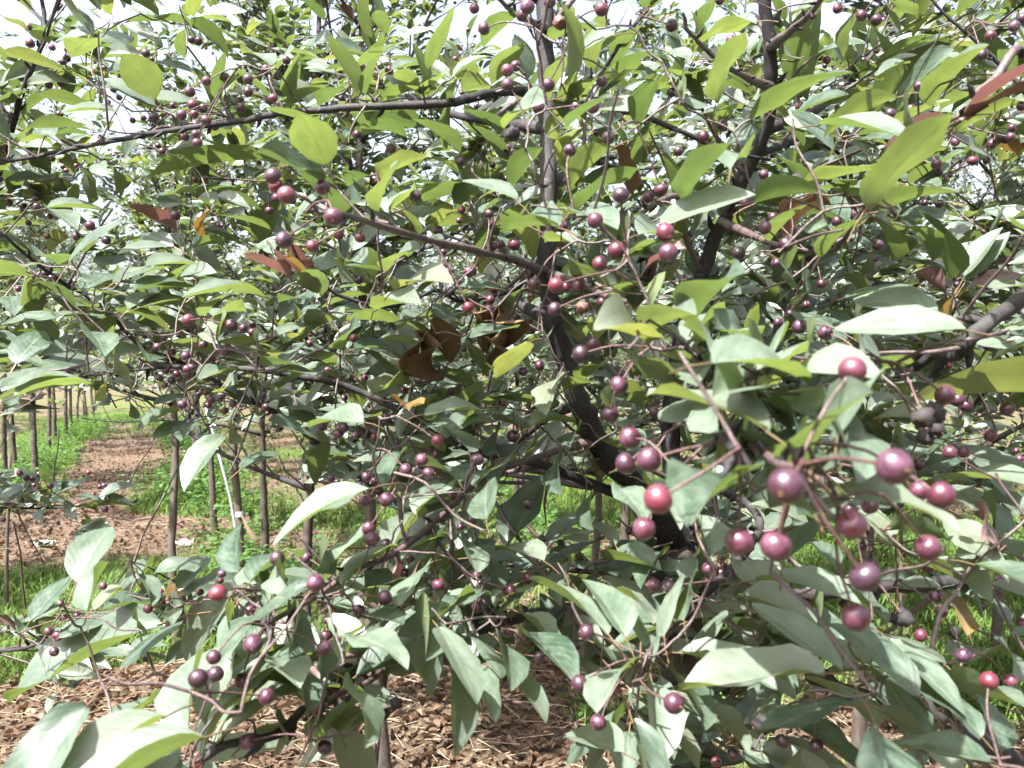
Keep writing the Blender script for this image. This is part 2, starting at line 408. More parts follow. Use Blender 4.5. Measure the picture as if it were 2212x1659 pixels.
def fruit_batch(name, P, A, R, r, parent, nu=7, nv=5):
    """small far fruits joined. A = towards stalk"""
    if len(P) == 0: return None
    V, Tr, Q, mt, mq = fruit_template(nu, nv, tip=False)
    P = np.asarray(P); A = norm(A); X = norm(np.cross(A, np.array([.3, .9, .1]))); Y = np.cross(A, X); R = np.asarray(R)
    G = P[:, None] + R[:, None, None] * (X[:, None]*V[None, :, 0:1] + Y[:, None]*V[None, :, 1:2] + A[:, None]*V[None, :, 2:3])
    off = (np.arange(len(P)) * len(V))[:, None, None]
    me = mesh_np(name, G.reshape(-1, 3), [(Tr[None] + off).reshape(-1, 3), (Q[None] + off).reshape(-1, 4)], [M_FRUIT], lv=np.repeat(r.random(len(P)), len(V)))
    return ob(name, me, parent, 'stuff')

def mat4(X, Y, Z, T, sx, sy, sz):
    m = np.eye(4); m[:3, 0] = X * sx; m[:3, 1] = Y * sy; m[:3, 2] = Z * sz; m[:3, 3] = T
    return Matrix(m.tolist())

# ------------------------------------------------------------------ growth
def rosettes(P, A, r, per=(3, 6), lmin=0.040, lmax=0.070, droop=0.05):
    """leaf frames for nodes P with axis A"""
    n = len(P)
    if n == 0: return [np.zeros((0, 3))] * 3 + [np.zeros(0)] * 2
    cnt = r.integers(per[0], per[1] + 1, n)
    idx = np.repeat(np.arange(n), cnt); m = len(idx)
    az = r.random(m) * 2 * pi
    rad = np.column_stack([np.cos(az), np.sin(az), np.zeros(m)])
    a = A[idx]
    D = rad * r.uniform(0.6, 1.1, m)[:, None] + a * r.uniform(0.15, 0.7, m)[:, None] + UP * r.uniform(-0.25, 0.55, m)[:, None]
    D = norm(D)
    N_ = norm(UP + SUN * np.array([.5, 1.15, 0]) + r.standard_normal((m, 3)) * 0.36 + rad * 0.2)   # blades turned to the light
    L = r.uniform(lmin, lmax, m); Wd = L * r.uniform(0.36, 0.52, m)
    B = P[idx] + D * (L * PET)[:, None]
    D2 = norm(D - UP * droop)
    return B, D2, N_, L, Wd
def grow_on(P, R, r, start=0.15, twig_gap=0.11, tl=(0.12, 0.42), upb=0.25, flat=0.6):
    """side twigs on a polyline: list of (pts, radii)"""
    P = np.asarray(P); seg = np.linalg.norm(np.diff(P, axis=0), axis=1); s = np.concatenate([[0], np.cumsum(seg)]); Lt = s[-1]
    out = []; d = start * Lt
    side = r.integers(0, 2)
    while d < Lt:
        p = np.array([np.interp(d, s, P[:, i]) for i in range(3)])
        i = min(np.searchsorted(s, d), len(P) - 1); t = norm(P[i] - P[max(i-1, 0)]); rr = np.interp(d, s, R)
        q = norm(r.standard_normal(3)); q = norm(q - t * (q @ t)); q[2] *= flat; q = norm(q)
        D = norm(q * 0.8 + t * 0.55 + UP * upb)
        l = r.uniform(*tl) * (1.0 - 0.35 * d / Lt)
        k = 4; pts = [p]
        for j in range(k):
            D = norm(D + r.standard_normal(3) * 0.13 + UP * 0.03)
            pts.append(pts[-1] + D * l / k)
        r0 = min(rr * 0.7, 0.0045)
        out.append((np.array(pts), np.linspace(r0, 0.0011, k + 1)))
        d += twig_gap * r.uniform(0.6, 1.5)
    return out
def nodes_on(P, r, gap, start=0.1):
    P = np.asarray(P); seg = np.linalg.norm(np.diff(P, axis=0), axis=1); s = np.concatenate([[0], np.cumsum(seg)]); Lt = s[-1]
    d = np.arange(start * Lt + r.uniform(0, gap), Lt, gap); d = np.append(d, Lt)
    Q = np.column_stack([np.interp(d, s, P[:, i]) for i in range(3)])
    i = np.clip(np.searchsorted(s, d), 1, len(P) - 1)
    return Q, norm(P[i] - P[i-1])

class Tree:
    def __init__(s, label, group=None, pos=(0, 0), seed=1):
        s.r = np.random.default_rng(seed)
        s.pos = np.array([pos[0], pos[1], 0.0])
        s.root = ob('crabapple_tree', None, label=label, cat='tree', group=group)
        s.root.location = s.pos
        s.limbs = []; s.twigs = []; s.leaves = []; s.fruits = []
        s.nodes = []            # attachment points
        s.extra = Tubes()
    def local(s, P): return np.asarray(P) - s.pos
    def limb(s, P, R, name='limb', n=9, sub=5, m=M_BARK):
        P = np.asarray(P, float); s.limbs.append((P, np.asarray(R, float)))
        R = np.array(R, float)
        if name == 'limb': R[0] *= 1.5            # branch collar
        me = branch_mesh(name, s.local(P), R, n, sub, m, r=s.r)
        ob(name, me, s.root)
        Q = smooth_path(P, 6); s.nodes.append(Q)
    def twig(s, P, R):
        s.twigs.append((np.asarray(P), np.asarray(R))); s.nodes.append(smooth_path(P, 3))
    def node_array(s):
        return np.concatenate(s.nodes)

def gen_crown(t, H=3.5, z0=1.0, reach=1.15, nl=9, trunk_r=0.03, tgap=0.10, lean=(0, 0), rose=0.05, per=(3, 5), n_side=9):
    r = t.r; base = t.pos
    k = 7; z = np.linspace(-0.05, H, k)
    off = np.cumsum(r.standard_normal((k, 2)) * 0.03, 0); off -= off[0]
    P = np.column_stack([base[0] + off[:, 0] + lean[0] * z, base[1] + off[:, 1] + lean[1] * z, z])
    R = np.interp(z, [0, z0, H], [trunk_r, trunk_r * 0.8, 0.004])
    R[0] *= 1.15
    t.limb(P, R, 'trunk', n_side + 2, 6, M_TRUNK)
    az = r.random() * 6.28
    for i in range(nl):
        f = (i + r.uniform(0, 0.6)) / nl
        zz = z0 * 0.97 + (H * 0.80 - z0) * f
        p = np.array([np.interp(zz, P[:, 2], P[:, c]) for c in range(3)])
        az += 2.4 + r.uniform(-0.4, 0.4)
        l = reach * (1.05 - 0.45 * f) * r.uniform(0.8, 1.15)
        e = radians(r.uniform(12, 38) + 25 * f)
        D = np.array([cos(az) * cos(e), sin(az) * cos(e), sin(e)])
        pts = [p]; kk = 5
        for j in range(kk):
            D = norm(D + r.standard_normal(3) * 0.10 + UP * 0.04); pts.append(pts[-1] + D * l / kk)
        rb = np.interp(zz, P[:, 2], R) * 0.6
        t.limb(np.array(pts), np.linspace(rb, 0.0025, kk + 1), 'limb', n_side, 4)
    for Pp, Rr in list(t.limbs):
        st = 0.15
        if Rr[0] > trunk_r * 0.95: st = z0 / H
        for tw in grow_on(Pp, Rr, r, st, tgap, (0.14, 0.45)): t.twig(*tw)
    Ps, As = [], []
    for j, (Pp, Rr) in enumerate(t.twigs):
        q, a = nodes_on(Pp, r, rose, 0.15); Ps.append(q); As.append(a)
    for j, (Pp, Rr) in enumerate(t.limbs[1:]):
        q, a = nodes_on(Pp, r, rose * 1.3, 0.3); Ps.append(q); As.append(a)
    Ps = np.concatenate(Ps); As = np.concatenate(As)
    t.frames = rosettes(Ps, As, r, per)
    t.spur = (Ps, As)
    return t
def proc_fruit(t, every=9, radius=(0.0055, 0.0070)):
    r = t.r; Ps, As = t.spur
    s = np.where(r.random(len(Ps)) < 1.0 / every)[0]
    c, out = r.integers(2, 6, len(s)), []
    for i, k in zip(s, c):
        for _ in range(k):
            D = norm(r.standard_normal(3) + np.array([0, 0, -0.55])); l = r.uniform(0.025, 0.045)
            out.append((Ps[i] + D * l, Ps[i], r.uniform(*radius)))
    return out
def in_view(P, margin=60):
    x, y, d = cam_of(P)
    return (d > 0.05) & (x > -margin) & (x < 2212 + margin) & (y > -margin) & (y < 1659 + margin), d

def put_leaf(t, key, k, B, D, Nn, L, Wd, label=None):
    D = norm(D); Nn = norm(Nn - D * (Nn @ D)); X = np.cross(D, Nn)
    ms = LEAFM[key]
    o = ob('leaf', ms[k % len(ms)], t.root, label=label)
    o.matrix_basis = mat4(X, D, Nn, t.local(B), Wd, L, L)
    return o
def stalk_path(a, b, r, sag=0.12):
    """from spur a to fruit b"""
    d = b - a; l = np.linalg.norm(d); m = (a + b) / 2 + UP * l * sag * r.uniform(-0.3, 1.3) + r.standard_normal(3) * l * 0.05
    return smooth_path(np.array([a, m, b]), 3)
def put_fruit(t, P, A, rad, kind='n'):
    """A = spur point"""
    r = t.r
    path = stalk_path(A, P, r)
    ax = norm(path[-2] - path[-1]); ax = norm(ax + r.standard_normal(3) * 0.08)
    X = norm(np.cross(ax, np.array([.3, .9, .1]))); Y = np.cross(ax, X)
    me = FR if kind == 'n' else (ROT[r.integers(3)] if kind == 'k' else SHR[r.integers(2)])
    o = ob('fruit', me, t.root, label={'n': None, 'k': 'black rotten shrivelled crabapple', 's': 'shrivelled brown crabapple'}[kind])
    s = rad * r.uniform(0.97, 1.03)
    a = r.random() * 6.28; X, Y = X * cos(a) + Y * sin(a), Y * cos(a) - X * sin(a)
    M = mat4(X, Y, ax, t.local(P), rad * r.uniform(.94, 1.02), rad * r.uniform(.96, 1.03), s * r.uniform(.93, 1.05))
    o.matrix_basis = M
    path[-1] = P + ax * rad * 0.78
    V, Q = tube_arrays(path, np.linspace(0.0008, 0.0006, len(path)), 5)
    st = ob('stalk', mesh_np('stalk', V - P, [Q], [M_STALK]), o)
    st.matrix_parent_inverse = M.inverted()
    st.location = t.local(P)
    return o

# ------------------------------------------------------------------ ground
def uaxis(c, Y): return -0.42 * Y + c
GRASS_SPOTS = [ground_at(*p[:2]).tolist() + [p[2]] for p in [
    (60, 1300, .55), (200, 1270, .5), (330, 1280, .5), (420, 1330, .4), (120, 1380, .45), (20, 1420, .4), (260, 1400, .35), (360, 1400, .3), (480, 1350, .35),
    (360, 1085, .45), (420, 1080, .4), (250, 900, 2.0), (400, 900, 1.6), (330, 870, 2.5), (150, 1000, 1.0), (90, 1080, .7), (40, 960, 1.2),
    (1260, 1080, .8), (1330, 1110, .6), (1200, 1060, .9), (1100, 1030, 1.0), (760, 1120, .5), (900, 1050, .8), (1280, 1560, .22), (1240, 1530, .2),
    (1800, 1240, .55), (1900, 1280, .5), (2000, 1330, .4), (2100, 1300, .5), (1950, 1150, .9), (2150, 1180, .8), (2050, 1500, .3), (2150, 1450, .35), (1750, 1190, .6), (2180, 1360, .35), (560, 1250, .3), (700, 1260, .3)]]
BARE_SPOTS = [ground_at(*p[:2]).tolist() + [p[2]] for p in [
    (300, 985, .85), (250, 960, .8), (360, 1000, .7), (330, 1040, .5), (250, 1140, .5), (350, 1150, .5), (150, 1150, .5), (420, 1130, .4), (300, 1180, .3),
    (200, 1520, .5), (60, 1570, .4), (330, 1600, .5), (450, 1500, .3), (600, 1560, .4), (900, 1560, .6), (1100, 1600, .5), (1000, 1500, .5), (1200, 1450, .4),
    (1330, 1180, .3), (1900, 1570, .3), (180, 880, 1.6)]]
def greenness(x, y):
    g = np.full(np.shape(x), 0.50) + 0.22 * np.sin(x * 1.9 + 1.3 * np.sin(y * 0.8)) * np.cos(y * 1.4 + 0.7 * np.sin(x * 1.1)) + 0.14 * np.sin(x * 5.1 + y * 3.3) * np.cos(y * 4.3 - x * 2.0)
    for a, b, r in GRASS_SPOTS: g = g + 0.75 * np.exp(-(((x - a) ** 2 + (y - b) ** 2) / (r * r)))
    for a, b, r in BARE_SPOTS: g = g - 0.95 * np.exp(-(((x - a) ** 2 + (y - b) ** 2) / (r * r)))
    u = x + .42 * y + .75                     # the trodden lane between the two rows
    lane = np.exp(-(u / .62) ** 2) * np.clip((y - 5.4) / 1.2, 0, 1) * np.clip((17 - y) / 4, 0, 1)
    side = np.exp(-((np.abs(u) - 1.25) / .5) ** 2) * np.clip((y - 5) / 1.5, 0, 1)
    g = g - .75 * lane + .30 * side
    for a, b, r in GRASS_SPOTS[9:11]: g = g + .6 * np.exp(-(((x - a) ** 2 + (y - b) ** 2) / (r * r)))
    return np.clip(g, 0, 1)
def height(x, y):
    return 0.035 * np.sin(x * 1.3 + 0.5) * np.cos(y * 1.1) + 0.015 * np.sin(x * 4.1 + y * 2.2) + 0.012 * np.sin(y * 5.3 - x * 3.1)
m, nt, N, L, out = mat('orchard_soil')
tc = N.new('ShaderNodeTexCoord'); ga = N.new('ShaderNodeAttribute'); ga.attribute_name = 'green'
n1 = noise(nt, 1.7, 6, tc.outputs['Object'], 0.6); n2 = noise(nt, 34, 6, tc.outputs['Object'], 0.7); n3 = noise(nt, 140, 3, tc.outputs['Object'])
soil = mix_c(nt, ramp(nt, n2, [(0.3, (0, 0, 0)), (0.7, (1, 1, 1))]), (0.043, 0.029, 0.020), (0.128, 0.090, 0.064))
soil = mix_c(nt, ramp(nt, n3, [(0.45, (0, 0, 0)), (0.62, (0.406, 0.406, 0.406))]), soil, (0.174, 0.122, 0.087))
grn = mix_c(nt, n2, (0.041, 0.064, 0.014), (0.093, 0.116, 0.029))
gm = ramp(nt, math_n(nt, 'ADD', ga.outputs['Fac'], math_n(nt, 'MULTIPLY', math_n(nt, 'SUBTRACT', n2, 0.5), 0.9)), [(0.5, (0, 0, 0)), (0.75, (1, 1, 1))])
c = mix_c(nt, gm, soil, grn)
p = N.new('ShaderNodeBsdfPrincipled'); L.new(c, p.inputs['Base Color']); p.inputs['Roughness'].default_value = 0.95; p.inputs['Specular IOR Level'].default_value = 0.15
b = N.new('ShaderNodeBump'); b.inputs['Strength'].default_value = 1; b.inputs['Distance'].default_value = 0.03; L.new(n2, b.inputs['Height']); L.new(b.outputs[0], p.inputs['Normal'])
L.new(p.outputs[0], out.inputs[0])
M_SOIL = m
gx = np.concatenate([np.linspace(-150, -20, 14)[:-1], np.linspace(-20, 12, 260), np.linspace(12, 150, 14)[1:]])
gy = np.concatenate([np.linspace(-60, -2, 8)[:-1], np.linspace(-2, 30, 260), np.linspace(30, 260, 24)[1:]])
GX, GY = np.meshgrid(gx, gy, indexing='xy')
V = np.stack([GX, GY, height(GX, GY)], -1).reshape(-1, 3)
ny, nx = GX.shape
i = np.arange(ny - 1)[:, None] * nx + np.arange(nx - 1)[None]
Q = np.stack([i, i + 1, i + nx + 1, i + nx], -1).reshape(-1, 4)
me = mesh_np('ground', V, [Q], [M_SOIL])
a = me.attributes.new('green', 'FLOAT', 'POINT'); a.data.foreach_set('value', greenness(V[:, 0], V[:, 1]).astype(np.float32))
ob('ground', me, kind='structure')

def scatter(n, y0, y1, r, power=1.6):
    """ground points in the wedge in front of the camera, denser near"""
    y = y0 + (y1 - y0) * r.random(n) ** power
    x = (r.random(n) * 2 - 1) * (y * 0.66 + 0.5)
    return x, y
r = np.random.default_rng(11)
# grass blades
x, y = scatter(330000, 2.0, 26, r, 1.35)
g = greenness(x, y); s = r.random(len(x)) < np.clip((g - 0.36) * 2.2, 0, 1) * (.35 + .65 * (np.sin(x * 7 + 2 * np.sin(y * 5)) * np.sin(y * 6 + np.sin(x * 9)) > -.25)); x, y, g = x[s], y[s], g[s]
n = len(x); B = np.column_stack([x, y, height(x, y)])
az = r.random(n) * 2 * pi; ln = r.uniform(0.05, 0.17, n) * (0.6 + 0.6 * g); lean = r.uniform(0.15, 1.0, n)
D = np.column_stack([np.cos(az) * lean, np.sin(az) * lean, np.ones(n)]); D = norm(D)
side = np.column_stack([-np.sin(az), np.cos(az), np.zeros(n)]); w = r.uniform(0.0022, 0.0055, n)[:, None]
out_ = np.column_stack([np.cos(az), np.sin(az), np.zeros(n)])
mid = B + D * ln[:, None] * 0.6; tip = mid + (D * 0.35 + out_ * 0.35 - UP * 0.05) * ln[:, None]
V = np.stack([B - side * w, B + side * w, mid + side * w * 0.9, mid - side * w * 0.9, tip], 1).reshape(-1, 3)
o_ = np.arange(n)[:, None] * 5
ob('grass', mesh_np('grass', V, [o_ + np.array([[0, 1, 2, 3]]), o_ + np.array([[3, 2, 4]])], [M_GRASS], uv=np.tile([[0, 0], [1, 0], [1, .6], [0, .6], [.5, 1]], (n, 1)), lv=np.repeat(r.random(n), 5)), kind='stuff', label='bright green grass growing in patches between the nursery rows')
print('grass', n)
# litter of dry leaves
x, y = scatter(60000, 2.0, 20, r, 1.7)
g = greenness(x, y); s = r.random(len(x)) > g * 1.15; x, y = x[s], y[s]; n = len(x)
lt = [leaf_template(2, 2, curl=.7, fold=.6, petiole=False), leaf_template(2, 2, curl=-.5, fold=.3, petiole=False), leaf_template(2, 2, curl=.3, fold=-.5, petiole=False, twist=1)]
az = r.random(n) * 2 * pi
D = np.column_stack([np.cos(az), np.sin(az), r.uniform(-.3, .3, n)]); ll = r.uniform(.025, .065, n)
P_ = np.column_stack([x, y, height(x, y) + r.uniform(.004, .03, n)]); N_ = norm(UP + r.standard_normal((n, 3)) * .4); w_ = ll * r.uniform(.4, .7, n); nr = y < 4.6
lt2 = [leaf_template(5, 2, curl=.35, fold=.35, petiole=False, ribbon=True), leaf_template(5, 2, curl=-.35, fold=.2, petiole=False, ribbon=True, twist=.6), leaf_template(5, 2, curl=.2, fold=-.35, petiole=False, ribbon=True, twist=-.8)]
lo_ = batch('leaf_litter', lt, [M_LITTER], P_[~nr], D[~nr], N_[~nr], ll[~nr], w_[~nr], r, label='dry brown fallen leaves covering the bare ground between rows')
batch('leaf_litter_near', lt2, [M_LITTER, M_TWIG], P_[nr], D[nr], N_[nr], ll[nr] * .95, w_[nr] * .9, r, lo_)
# straw
x, y = scatter(8000, 2.0, 14, r, 1.7); s = r.random(len(x)) > greenness(x, y) * 1.2; x, y = x[s], y[s]; n = len(x)
az = r.random(n) * 2 * pi; ln = r.uniform(.05, .22, n)[:, None]; d = np.column_stack([np.cos(az), np.sin(az), r.uniform(-.12, .18, n)]); sd_ = np.column_stack([-np.sin(az), np.cos(az), np.zeros(n)]) * .0016
B = np.column_stack([x, y, height(x, y) + r.uniform(.012, .035, n)]); up_ = UP * .0014
V = np.stack([B - sd_, B + sd_, B + up_ * 2, B + d * ln - sd_, B + d * ln + sd_, B + d * ln + up_ * 2], 1).reshape(-1, 3); o_ = np.arange(n)[:, None] * 6
mS = leaf_material('straw', [(0, (0.182, 0.132, 0.088)), (1, (0.303, 0.242, 0.171))], [(0, (0.182, 0.132, 0.088)), (1, (0.303, 0.242, 0.171))], [(0, (0.220, 0.165, 0.110)), (1, (0.220, 0.165, 0.110))], 0.05, 0.5, 0.3, veins=False)
ob('straw_litter', mesh_np('straw', V, [np.concatenate([o_ + np.array([[0, 1, 4, 3]]), o_ + np.array([[1, 2, 5, 4]]), o_ + np.array([[2, 0, 3, 5]])])], [mS], uv=np.zeros((len(V), 2)), lv=np.repeat(r.random(n), 6)),
   kind='stuff', label='dry straw stems strewn over the leaf litter')

# weeds along the rows
Bs, Ds, Ns, Ls, Ws = [], [], [], [], []
stems = Tubes()
def weed(x, y, h, r, big=1.0):
    z = height(x, y); top = np.array([x + r.normal() * .05, y + r.normal() * .05, z + h]); b0 = np.array([x, y, z - .01])
    stems.add(np.array([b0, (b0 + top) / 2 + r.standard_normal(3) * .01, top]), [.002, .0016, .001], 3)
    k = int(4 + h * 34)
    for i in range(k):
        f = r.uniform(.2, 1.0); p = b0 * (1 - f) + top * f; a = r.random() * 6.28
        d = norm(np.array([cos(a), sin(a), r.uniform(-.2, .5)])); l = r.uniform(.03, .065) * big
        Bs.append(p + d * .012); Ds.append(d); Ns.append(norm(UP + r.standard_normal(3) * .35)); Ls.append(l); Ws.append(l * r.uniform(.5, .85))
for c in (-7.2, -4.6, -1.95, .75, 3.4, 6.0):
    for _ in range(420):
        Y = 5.5 + 15 * r.random() ** 1.3; X = uaxis(c, Y) + r.normal() * .33
        if abs(X) < Y * .68 and greenness(X, Y) > .42: weed(X, Y, r.uniform(.08, .42), r, 1.25)
for _ in range(1500):
    Y = 8.5 + 15 * r.random(); X = uaxis(r.uniform(-1.9, .9), Y)
    if greenness(X, Y) > .45: weed(X, Y, r.uniform(.10, .40), r, 1.3)
for _ in range(300):
    Y = 3.3 + 5 * r.random(); X = (r.random() * 2 - 1) * Y * .62
    if greenness(X, Y) > .3: weed(X, Y, r.uniform(.04, .16), r, .8)
wo = batch('weeds', [leaf_template(2, 2, curl=.15, fold=.15, petiole=False, widest=.4)], [M_WEED], np.array(Bs), np.array(Ds), np.array(Ns), np.array(Ls), np.array(Ws), r,
           label='broad leaved green weeds growing thick along the rows of trunks')
ob('weed_stems', stems.mesh('weed_stems', M_WEED), wo, 'stuff')
print('weeds', len(Bs))

# ------------------------------------------------------------------ nursery trees standing where the photograph shows their trunks
def px(x, ybase):
    g = ground_at(x, ybase); return (float(g[0]), float(g[1]))
NEAR = [  # position, seed, trunk radius, label, x
    ((-0.46, 3.05), 21, .031, 'slim crabapple tree with grey trunk standing in dry leaves at the bottom middle', {}),
    ((-0.77, 3.35), 22, .026, 'thin trunked crabapple tree just left of its thicker neighbour, standing in dry leaves', {}),
    (px(577, 1232), 23, .034, 'crabapple tree with dark scaly trunk next right of the leaning white pole', {}),
    (px(467, 1165), 24, .036, 'crabapple tree with pinkish brown trunk directly left of the leaning white pole', {}),
    (px(1120, 1165), 25, .032, 'crabapple tree with single thin trunk on open grass below the picture middle', {}),
    (px(1868, 1400), 26, .030, 'crabapple tree whose brown trunk rises from bright grass behind the big fruit cluster', {}),
    (px(1636, 1150), 27, .034, 'crabapple tree with thin trunk half hidden behind the big blurred fruits', {}),
    ((-4.15, 5.2), 28, .03, 'crabapple tree past the left edge whose low leafy shoots reach over the path', dict(z0=0.85, H=3.2)),
    ((2.3, 2.7), 29, .03, 'crabapple tree at the right edge with dense dark crown', {}),
    ((1.15, 2.85), 31, .03, 'crabapple tree close behind the main forked one, trunk hidden by leaves', dict(H=3.4)),
    ((-1.75, 4.45), 30, .028, 'crabapple tree with airy crown against white sky above the path', dict(H=3.3, z0=1.15)),
    ((1.35, 4.9), 32, .03, 'crabapple tree in the shade between the two thin trunks right of the middle', dict(z0=.9)),
    ((2.45, 4.3), 33, .03, 'crabapple tree with dense low crown behind the thick low limb at right', dict(z0=.9)),
    ((0.35, 4.3), 34, .026, 'crabapple tree in the row behind the forked one, crown reaching low', dict(z0=.9)),
]
FARPOS = []
def add_far(x, yb, label=None): FARPOS.append((*px(x, yb), label))
add_far(12, 1053, 'far crabapple tree, outermost trunk at the left edge beside a thin stem'); add_far(32, 1043, 'far crabapple tree with crooked grey trunk second from the left edge')
add_far(103, 985, 'far crabapple tree with straight thick trunk left of the twin trunks'); add_far(118, 970, 'far crabapple tree with slim trunk right beside the straight thick one')
add_far(143, 958, 'far crabapple tree with pale leaning trunk of the twin pair'); add_far(154, 950, 'far crabapple tree with dark upright trunk of the twin pair')
add_far(168, 935, 'far crabapple tree with very thin trunk right of the twin pair'); add_far(190, 916, 'far crabapple tree with dark trunk in front of the bright bare patch'); add_far(204, 886, 'most distant crabapple tree of the left row beside the bright patch')
add_far(421, 1010, 'far crabapple tree, left one of the close pair right of the path'); add_far(436, 1040, 'far crabapple tree, right one of the close pair right of the path')
add_far(80, 1070, 'far crabapple tree with split leaning trunk near the left edge')
r = np.random.default_rng(77)
for c in (-12.4, -9.8, -7.2, -4.6, -1.95, .75, 3.4, 6.0, 8.6, 11.2, 13.8):
    Y = 1.0 if c not in (.75,) else 9
    while Y < 31:
        Y += r.uniform(1.15, 1.75) * (1 + Y * .025)
        X = uaxis(c, Y) + r.normal() * .1
        if abs(X) > Y * .62 + 1.0: continue
        if c == -1.95 and (Y < 6.5 or 9.5 < Y < 24): continue
        if c == -4.6 and Y < 8: continue
        if c == 3.4 and Y < 5.6: continue
        if c == 6.0 and Y < 4.6: continue
        if any((X - q[0]) ** 2 + (Y - q[1]) ** 2 < .5 for q in FARPOS): continue
        FARPOS.append((X, Y, ('ROW', c)))
TREES = []
NLEAF = 0
for pos, seed, tr, label, kw in NEAR:
    t = Tree(label, 'young crabapple trees planted in rows', pos, seed)
    opt = dict(H=3.8, z0=.98, tgap=.068, rose=.038, per=(3, 6), reach=1.2, nl=11, trunk_r=tr * .85); opt.update(kw)
    gen_crown(t, **opt)
    TREES.append(t)

# far trees: three kinds of crown, shared by every copy
def far_proto(seed, H, nleaf):
    t = Tree('young crabapple tree in the far nursery rows', None, (0, 0), seed)
    gen_crown(t, H=H, z0=.95, reach=1.25, nl=11, trunk_r=.033, tgap=.09, rose=.048, per=(3, 4), n_side=6)
    B, D, Nn, L_, W_ = t.frames
    if len(B) > nleaf:
        s = t.r.choice(len(B), nleaf, replace=False); B, D, Nn, L_, W_ = B[s], D[s], Nn[s], L_[s], W_[s]
    tb = Tubes()
    for P, R in t.twigs: tb.add(P, R, 3)
    ob('twigs', tb.mesh('twigs', M_TWIG), t.root, 'stuff')
    batch('foliage', FAR, [M_LEAF, M_PETIOLE], B, D, Nn, L_ * 1.05, W_ * 1.15, t.r, t.root)
    fr = proc_fruit(t, 11)
    fruit_batch('fruits', [f[0] for f in fr], np.array([f[1] - f[0] for f in fr]), [f[2] for f in fr], t.r, t.root, 5, 4)
    print('far', len(B), len(fr))
    return t.root
PROTO = [far_proto(41, 3.9, 6500), far_proto(42, 4.2, 6500), far_proto(43, 4.0, 6500), far_proto(44, 4.4, 6500)]
first = {}
FARGROUP = 'crabapple trees of the far nursery rows'
for i, (X, Y, lab) in enumerate(FARPOS):
    grp = 'young crabapple trees planted in rows'; big = 1.0
    if isinstance(lab, tuple):
        c = lab[1]; band = 'nearer end' if Y < 12 else 'middle stretch' if Y < 20 else 'far end'
        row = {-1.95: 'row just left of the path', .75: 'row just right of the path', 3.4: 'second row right of the path', 6.0: 'third row right of the path'}.get(c, 'outer rows at far left' if c < 0 else 'outer rows at far right')
        lab = 'young crabapple tree with leafy crown, ' + band + ' of the ' + row; grp = 'crabapple trees, ' + band + ' of the ' + row
    if Y < 19 and -2.6 < X + .42 * Y < 1.2: big = 1.22
    k = i % 4; p = PROTO[k]
    if k in first:
        q = p.copy(); COL.objects.link(q)
        for ch in p.children:
            c_ = ch.copy(); COL.objects.link(c_); c_.parent = q
    else: q = p; first[k] = 1
    q.location = (X, Y, height(X, Y)); q.rotation_euler = (r.normal() * .03, r.normal() * .03, r.random() * 6.28); s_ = r.uniform(.9, 1.12) * big; q.scale = (s_, s_, s_ * r.uniform(.92, 1.08))
    q['label'] = lab
    q['group'] = grp
print('far trees', len(FARPOS))

# ------------------------------------------------------------------ the trees close by: limbs, leaves and fruit where the photograph shows them
TO = {1: (0, 0), 2: (1000, 0), 3: (2000, 0), 4: (0, 750), 5: (1000, 750), 6: (2000, 750), 7: (0, 1500), 8: (1000, 1500), 9: (2000, 1500)}
def px9(t, x, y):
    ox, oy = TO[t]
    return (ox + x / 2.212) * 0.73733, (oy + y / 2.212) * 0.73733
def pl(pts):
    """x, y, depth, radius in mm"""
    P = np.array([at(a, b, c) for a, b, c, d in pts]); return P, np.array([d / 1000 for a, b, c, d in pts])

TM = Tree('forked crabapple tree in front, its dark limb rising through the middle', 'young crabapple trees planted in rows', (.22, 1.22), 3)
TL = Tree('crabapple tree beyond the left edge, one thin branch rising in the upper left corner', 'young crabapple trees planted in rows', (-2.0, 1.9), 4)
TR = Tree('crabapple tree rooted beyond the right edge, its thick limbs entering low over the grass', 'young crabapple trees planted in rows', (1.75, 1.45), 5)
def limb(t, pts, name='limb', m=M_BARK, n=10):
    P, R = pl(pts); R = R * (.82 if R.max() > .006 else .78); t.limb(P, R, name, n, 6, m); return P, R
fork = (1465, 1175, 1.16)
P0 = np.array([[.22, 1.22, -.05], [.225, 1.21, .45], [.24, 1.18, .9], at(1470, 1260, 1.15), at(*fork)])
TM.limb(P0, np.array([.031, .028, .027, .027, .028]), 'trunk', 12, 7, M_TRUNK)
# main left fork, up through the frame
A = at(1110, -430, 1.0); A2 = at(1160, -900, 1.05)
Pm = np.array([at(1470, 1190, 1.16), at(1400, 1075, 1.10), at(1310, 985, 1.03), at(1255, 880, .98), at(1215, 760, .96), at(1186, 640, .95), at(1180, 500, .95), at(1186, 350, .96), at(1180, 180, .97), at(1176, 0, .98), at(1165, -200, 1.0), A, A2])
TM.limb(Pm, np.array([17, 15.5, 14, 13, 12, 11, 10.5, 10, 9.7, 9.4, 7, 5, 2.5]) / 1000, 'limb', 12, 7)
Pr = np.array([at(1480, 1190, 1.16), at(1452, 1050, 1.18), at(1450, 900, 1.2), at(1470, 740, 1.2), at(1520, 580, 1.18), at(1585, 430, 1.14), at(1655, 280, 1.08), at(1665, 140, 1.04), at(1652, 0, 1.02), at(1640, -250, 1.0), at(1660, -600, 1.0), at(1640, -1000, 1.05)])
TM.limb(Pr, np.array([15, 14, 13, 12, 10.5, 9, 7.9, 7.6, 7.3, 6, 4, 2]) / 1000, 'limb', 12, 7)
